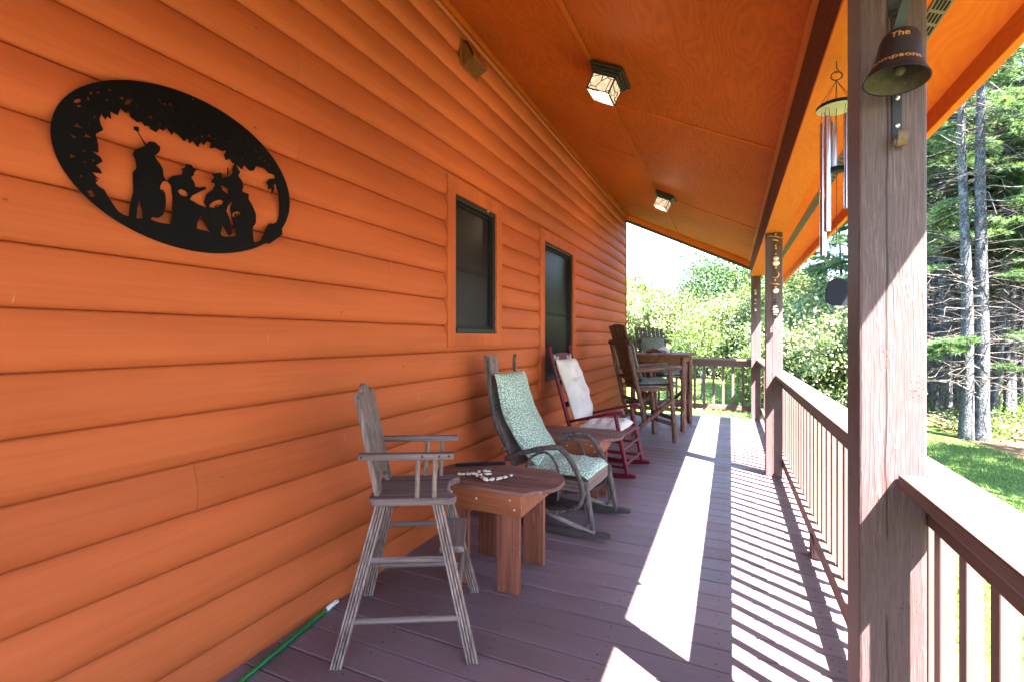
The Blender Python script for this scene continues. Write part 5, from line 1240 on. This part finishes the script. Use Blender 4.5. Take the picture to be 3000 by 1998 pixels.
broad_tree('thin crooked sapling on the lawn seen through the end railing',-.80,15.2,2.5,.75,.85,2200,.09,M_BUSH,6,'sapling',1.75,tr=.04)
broad_tree('blue green bushy conifer behind the thicket, right of the middle post',3.15,31,5.6,1.9,2.2,16000,.15,M_NEEDLEFAR,9,'bushy_conifer',3.4)
broad_tree('second blue green conifer behind the thicket, beside the thin pine trunks',5.2,33,6.0,1.8,2.5,14000,.15,M_NEEDLEFAR,12,'bushy_conifer',3.6)

# ---- pines
def plume(seed):
    r=np.random.default_rng(seed); T=[]
    L=1.0
    for sx in np.linspace(.10,1.0,15):
        for sgn in (-1,1):
            ln=.40*(1-sx*.62)*r.uniform(.7,1.2); a=sgn*(.75+.25*r.normal()); 
            dirv=np.array([math.cos(a),math.sin(a),r.normal()*.10])
            base=np.array([sx*L,0,-.10*sx*sx+.03*math.sin(sx*5)])
            for u in np.arange(.15,1.01,.14):
                T.append((base+dirv*ln*u+np.array([0,0,-.05*u*u]),dirv))
    T.append((np.array([1.03,0,-.1]),np.array([1,0,-.1])))
    C=np.array([t[0] for t in T]); D=np.array([t[1] for t in T]); k=9
    C=np.repeat(C,k,0); D=np.repeat(D,k,0); n=len(C)
    N=D+r.normal(size=(n,3))*np.array([.55,.55,.38]); N/=np.linalg.norm(N,axis=1,keepdims=True)
    ln=r.uniform(.06,.105,n)[:,None]
    S=np.cross(N,r.normal(size=(n,3))); S/=np.linalg.norm(S,axis=1,keepdims=True)
    w=.0068
    V=np.stack([C-S*w,C+S*w,C+N*ln],1).reshape(-1,3)
    return V
PLUMES=[plume(i) for i in range(5)]
def rotm(yaw,pitch,roll):
    cy,sy=math.cos(yaw),math.sin(yaw); cp,sp_=math.cos(pitch),math.sin(pitch); cr,sr=math.cos(roll),math.sin(roll)
    Rz=np.array([[cy,-sy,0],[sy,cy,0],[0,0,1]]); Ry=np.array([[cp,0,sp_],[0,1,0],[-sp_,0,cp]]); Rx=np.array([[1,0,0],[0,cr,-sr],[0,sr,cr]])
    return Rz@Ry@Rx
def make_pine(h,r0,nplume,ndead,zlive,seed,side=None,low=()):
    r=random.Random(seed); t=thing('pine_tree','','pine tree')
    m=MB(); P=[];rs=[]; k=26
    lx=r.uniform(-.25,.25); ly=r.uniform(-.2,.2)
    for i in range(k+1):
        u=i/k; P.append((lx*u*u+.03*math.sin(u*9+seed),ly*u+.03*math.sin(u*7+2*seed),-.15+(h+.15)*u)); rs.append(r0*(1-.78*u)*(1+.25*math.exp(-u*26))*(1+r.uniform(-.03,.03)))
    m.tube(P,rs,12,jit=.03,rnd=r)
    def at(z):
        u=min(1,max(0,(z+.15)/(h+.15))); i=min(k-1,int(u*k)); return Vector(P[i]).lerp(Vector(P[i+1]),u*k-i)
    # dead branches
    for i in range(ndead):
        z=r.uniform(.9,h*.85); a=r.uniform(0,6.28); L=r.uniform(.35,1.7)*(1-.35*z/h); b=at(z); el=r.uniform(-.25,.45)
        p1=b+Vector((math.cos(a),math.sin(a),el))*L*.5; p2=b+Vector((math.cos(a+r.uniform(-.3,.3)),math.sin(a+r.uniform(-.3,.3)),el+r.uniform(-.35,.2)))*L
        m.tube([b,p1,p2],[.011,.007,.003],3,False,False,1)
        for j in range(r.randint(0,3)):
            q=p1.lerp(p2,r.random()); m.tube([q,q+Vector((r.uniform(-1,1),r.uniform(-1,1),r.uniform(-.5,.6)))*L*.33],[.005,.002],3,False,False,1)
    VV=[]; lm=m
    spec=[]
    for i in range(nplume):
        z=zlive+(h-zlive)*(r.random()**1.15); a=r.uniform(0,6.28) if side is None or r.random()<.35 else side+r.gauss(0,.75)
        spec.append((z,a,(1.05+1.15*r.random())*(1-.55*max(0,(z-zlive)/(h-zlive))**2)))
    spec+=[(z,a,s) for z,a,s in low]
    for z,a,s in spec:
        b=at(z); base=r.uniform(.25,.9)*(s*.8); pit=r.uniform(-.12,.22)
        d=Vector((math.cos(a),math.sin(a),-math.sin(pit)*.8))
        e=b+d*base
        lm.tube([b,b+d*base*.5+Vector((0,0,.04)),e,e+d*s*.8],[.018,.014,.010,.004],4,False,True,1)
        for q in range(r.choice((1,2,2,3))):
            V=PLUMES[r.randrange(5)]; M=rotm(a+r.uniform(-.55,.55)*(q>0),pit+r.uniform(-.15,.2),r.uniform(-.4,.4))
            off=e-d*(q*.25*s)
            VV.append(V*s*r.uniform(.75,1.1)@M.T+np.array(off))
    lm.build('trunk',[M_BARK,M_STICK],t)
    VV=np.concatenate(VV); np_mesh('crown',VV,np.arange(len(VV)).reshape(-1,3),M_NEEDLE,t)
    return t
pines=[make_pine(11.5,.125,26,150,3.9,1,R(215),[(1.9,R(190),1.5)]),make_pine(11,.115,26,150,3.6,2,R(235)),make_pine(12,.13,28,140,3.6,3,R(200)),make_pine(10.5,.10,28,170,4.0,4),make_pine(11,.115,9,150,4.8,5,R(330),[(1.85,R(160),1.35),(1.95,R(175),1.1),(3.6,R(150),1.2)]),make_pine(12,.13,10,140,5.0,6,R(350),[(2.05,R(20),1.35),(1.55,R(8),.85),(3.3,R(355),1.1)])]
pused=set()
def pine(k,x,y,rz,s,label,group=None):
    t=pines[k] if k not in pused else copy_tree(pines[k]); pused.add(k)
    t.location=(x,y,gzf(x,y)); t.rotation_euler=(0,0,rz); t.scale=(s,s,s); t['label']=label
    if group: t['group']=group
    elif 'group' in t: del t['group']
    return t
TH=math.atan2(639,1400)
def wpos(u,d):   # bearing (photo column) and distance -> ground position
    rr=(u-1500)/1400*d; return (rr*math.cos(TH)-d*math.sin(TH), rr*math.sin(TH)+d*math.cos(TH))
front=[(0,2770,12.4,'grey lichened pine at the wood edge, just right of the bell post'),
 (4,2831,9.85,'left trunk of the close pair of grey pines standing on the lawn edge'),
 (5,2874,9.75,'right, thicker trunk of the close pair of grey pines on the lawn edge'),
 (3,2919,12.2,'leaning grey pine behind and right of the close pair'),
 (0,2964,12.4,'straight slim grey pine near the right border behind ferny plants')]
for i,(k,u,d,l) in enumerate(front):
    x,y=wpos(u,d); t=pine(k,x,y,0 if i<4 else R(70),1,l)
    if i==1: t.rotation_euler=(0,0,R(40))
    if i==3: t.rotation_euler=(R(-1.0),R(3.2),.4)
back=[(2849,13.8),(2905,16.5),(2992,14.5),(2715,15),(2800,17),(2740,19),(2945,19.5),(2870,22),(3030,17),(3060,12.5),(2680,21),(2770,25),(2830,27),(2985,23),(2930,27),(3080,21),(2720,28),(2890,31),(3000,29),(2660,29),(3110,15),(3150,18.5),(3140,25),(2800,34),(2950,35)]+[(2700+i*23.7%400,13.5+(i*7.3)%19) for i in range(26)]
r5=random.Random(8)
LBK='slim pine among the dark ranks deeper in the wood'
for i,(u,d) in enumerate(back):
    x,y=wpos(u+r5.uniform(-6,6),d); pine(r5.randrange(4),x,y,r5.uniform(0,6.28),r5.uniform(.85,1.15),LBK,'pine trees deeper in the wood')
slim=make_pine(10.5,.068,8,120,5.2,9,None); pines.append(slim); ks=len(pines)-1
for i in range(17):
    x,y=wpos(2700+(i*61.8)%330,11.6+(i*4.7)%9); pine(ks,x,y,i*2.1,r5.uniform(.9,1.15),'slender pale pine pole among the nearer trunks of the wood','slender pines in the wood')
x,y=wpos(2415,26); pine(3,x,y,.5,1.0,'thin bare pine trunk rising behind the thicket below the wind chime, the left of two')
x,y=wpos(2472,27); pine(1,x,y,2.5,1.0,'thin bare pine trunk rising behind the thicket beside the nearest post, the right of two')
# trees standing toward the sun beside the clearing, they shade the lawn edge
for x,y,k in ((6.0,8.3,1),(8.6,6.9,2),(10.0,8.0,0)):
    pine(k,x,y,r5.uniform(0,6.28),1.0,'pine standing at the right side of the clearing, away from the porch','pines at the right of the clearing')
# far mass of the wood, reads as one
n=60000; u=nr.uniform(2560,3350,n); d=nr.uniform(25,46,n)
C=np.stack([*(wpos(u,d)),np.zeros(n)],1) if False else None
rr=(u-1500)/1400*d; xx=rr*math.cos(TH)-d*math.sin(TH); yy=rr*math.sin(TH)+d*math.cos(TH)
zz=gz(xx,yy)+nr.uniform(0,1,n)**.8*16
keep=(np.sin(xx*.9)+np.sin(yy*.7+zz*.8)+nr.normal(size=n)*.6)>-.2
q,f=leaf_quads(np.stack([xx,yy,zz],1)[keep],.42,.55)
o=np_mesh('far_wood',q,f,M_NEEDLEFAR); tag(o,'dark green mass of the far wood behind the pine trunks','wood',kind='stuff')
# the wood carries on along the right of the clearing
n=26000; xx=nr.uniform(11,30,n); yy=nr.uniform(-26,15,n); zz=gz(xx,yy)+nr.uniform(0,1,n)**.8*12.5
keep=(np.sin(xx*.9)+np.sin(yy*.7+zz*.8)+nr.normal(size=n)*.6)>-.4
q,f=leaf_quads(np.stack([xx,yy,zz],1)[keep],.5,.6)
o=np_mesh('side_wood',q,f,M_NEEDLEFAR); tag(o,'green wood along the right side of the clearing','wood',kind='stuff')
# undergrowth on the wood floor
n=16000; k=260; cu=nr.uniform(2600,3250,k); cd=nr.uniform(9.6,20,k)
rr=(cu-1500)/1400*cd; cx_=rr*math.cos(TH)-cd*math.sin(TH); cy_=rr*math.sin(TH)+cd*math.cos(TH)
ok=cx_>4.45; cx_=cx_[ok]; cy_=cy_[ok]; w=nr.integers(0,len(cx_),n)
px=cx_[w]+nr.normal(size=n)*.22; py=cy_[w]+nr.normal(size=n)*.22; hh=(.12+.38*((w*7919)%97)/97)
pz=gz(px,py)+np.abs(nr.normal(size=n))*hh*.5
q,f=leaf_quads(np.stack([px,py,pz],1),.075,.6,flat=1.2)
o=np_mesh('undergrowth',q,f,M_FERN); tag(o,'low leafy undergrowth on the brown wood floor','plants',kind='stuff')
# low plants at the porch end
n=5200; w=nr.integers(0,26,n); bx=nr.uniform(-4.5,1.6,26); by=nr.uniform(9.6,11.6,26)
px=bx[w]+nr.normal(size=n)*.22; py=by[w]+nr.normal(size=n)*.2; pz=gz(px,py)+np.abs(nr.normal(size=n))*.24
q,f=leaf_quads(np.stack([px,py,pz],1),.07,.55,flat=.8)
o=np_mesh('ground_plants',q,f,M_FERN); tag(o,'low green plants on the ground past the end of the deck','plants',kind='stuff')
# grass blades on the lawn in view
n=60000; px=np.concatenate([nr.uniform(.8,4.6,n//2),nr.uniform(-5,4.4,n//2)]); py=np.concatenate([nr.uniform(4,14,n//2),nr.uniform(9,18,n//2)])
ok=px<4.2+.4*np.sin(py*1.3); px=px[ok];py=py[ok]; n=len(px)
B=np.stack([px,py,gz(px,py)],1); a=nr.uniform(0,6.28,n); S=np.stack([np.cos(a),np.sin(a),0*a],1)*.006
T=B+np.stack([nr.normal(size=n)*.025,nr.normal(size=n)*.025,nr.uniform(.03,.075,n)],1)
V=np.stack([B-S,B+S,T],1).reshape(-1,3)
o=np_mesh('grass',V,np.arange(3*n).reshape(n,3),M_GRASS); tag(o,'short mown lawn grass beyond the railing','grass',kind='stuff')
# fallen sticks on the wood floor
m=MB()
for i in range(170):
    x,y=wpos(r5.uniform(2690,3120),r5.uniform(10.4,18)); 
    if x<4.5: continue
    a=r5.uniform(0,6.28); L=r5.uniform(.3,1.3); z=gzf(x,y)
    m.tube([(x,y,z+.03),(x+L*.5*math.cos(a),y+L*.5*math.sin(a),z+.06+r5.uniform(0,.12)),(x+L*math.cos(a+.2),y+L*math.sin(a+.2),z+r5.uniform(.02,.25))],[.014,.010,.004],4,False)
o=m.build('fallen_sticks',M_STICK); tag(o,'grey fallen sticks littering the wood floor','sticks',kind='stuff')

# ---------------------------------------------------------------- camera, sky, sun
cam=bpy.data.cameras.new('camera'); cam.sensor_width=36; cam.lens=16.8; cam.shift_y=-.003; cam.clip_start=.02; cam.clip_end=2000
co=bpy.data.objects.new('camera',cam); col.objects.link(co); co.location=(0,0,1.30); co.rotation_euler=(R(90),0,TH); sc.camera=co
EL=R(55.8); sd=Vector((.831*math.cos(EL),-.556*math.cos(EL),math.sin(EL)))
w=bpy.data.worlds.new('World'); sc.world=w; w.use_nodes=True; nt=w.node_tree; nt.nodes.clear()
sky=nt.nodes.new('ShaderNodeTexSky'); sky.sky_type='NISHITA'; sky.sun_disc=False; sky.sun_elevation=EL; sky.sun_rotation=math.atan2(.831,-.556)
sky.air_density=1.0; sky.dust_density=.7; sky.ozone_density=2.2
bg=nt.nodes.new('ShaderNodeBackground'); bg.inputs[1].default_value=SKY_STRENGTH; ow=nt.nodes.new('ShaderNodeOutputWorld')
nt.links.new(sky.outputs[0],bg.inputs[0]); nt.links.new(bg.outputs[0],ow.inputs[0])
sl=bpy.data.lights.new('sun','SUN'); sl.energy=SUN_STRENGTH; sl.angle=R(.5); sl.color=(1,.93,.83)
so=bpy.data.objects.new('sun',sl); col.objects.link(so); so.rotation_euler=(-sd).to_track_quat('-Z','Y').to_euler(); so.location=(20,-15,30)
sc.view_settings.view_transform='Standard'; sc.view_settings.look='None'; sc.view_settings.gamma=1; sc.view_settings.exposure=EXPOSURE
sc.cycles.max_bounces=10; sc.cycles.diffuse_bounces=6; sc.cycles.glossy_bounces=4; sc.cycles.transmission_bounces=4
sc.cycles.sample_clamp_indirect=12
sc.cycles.use_denoising=True
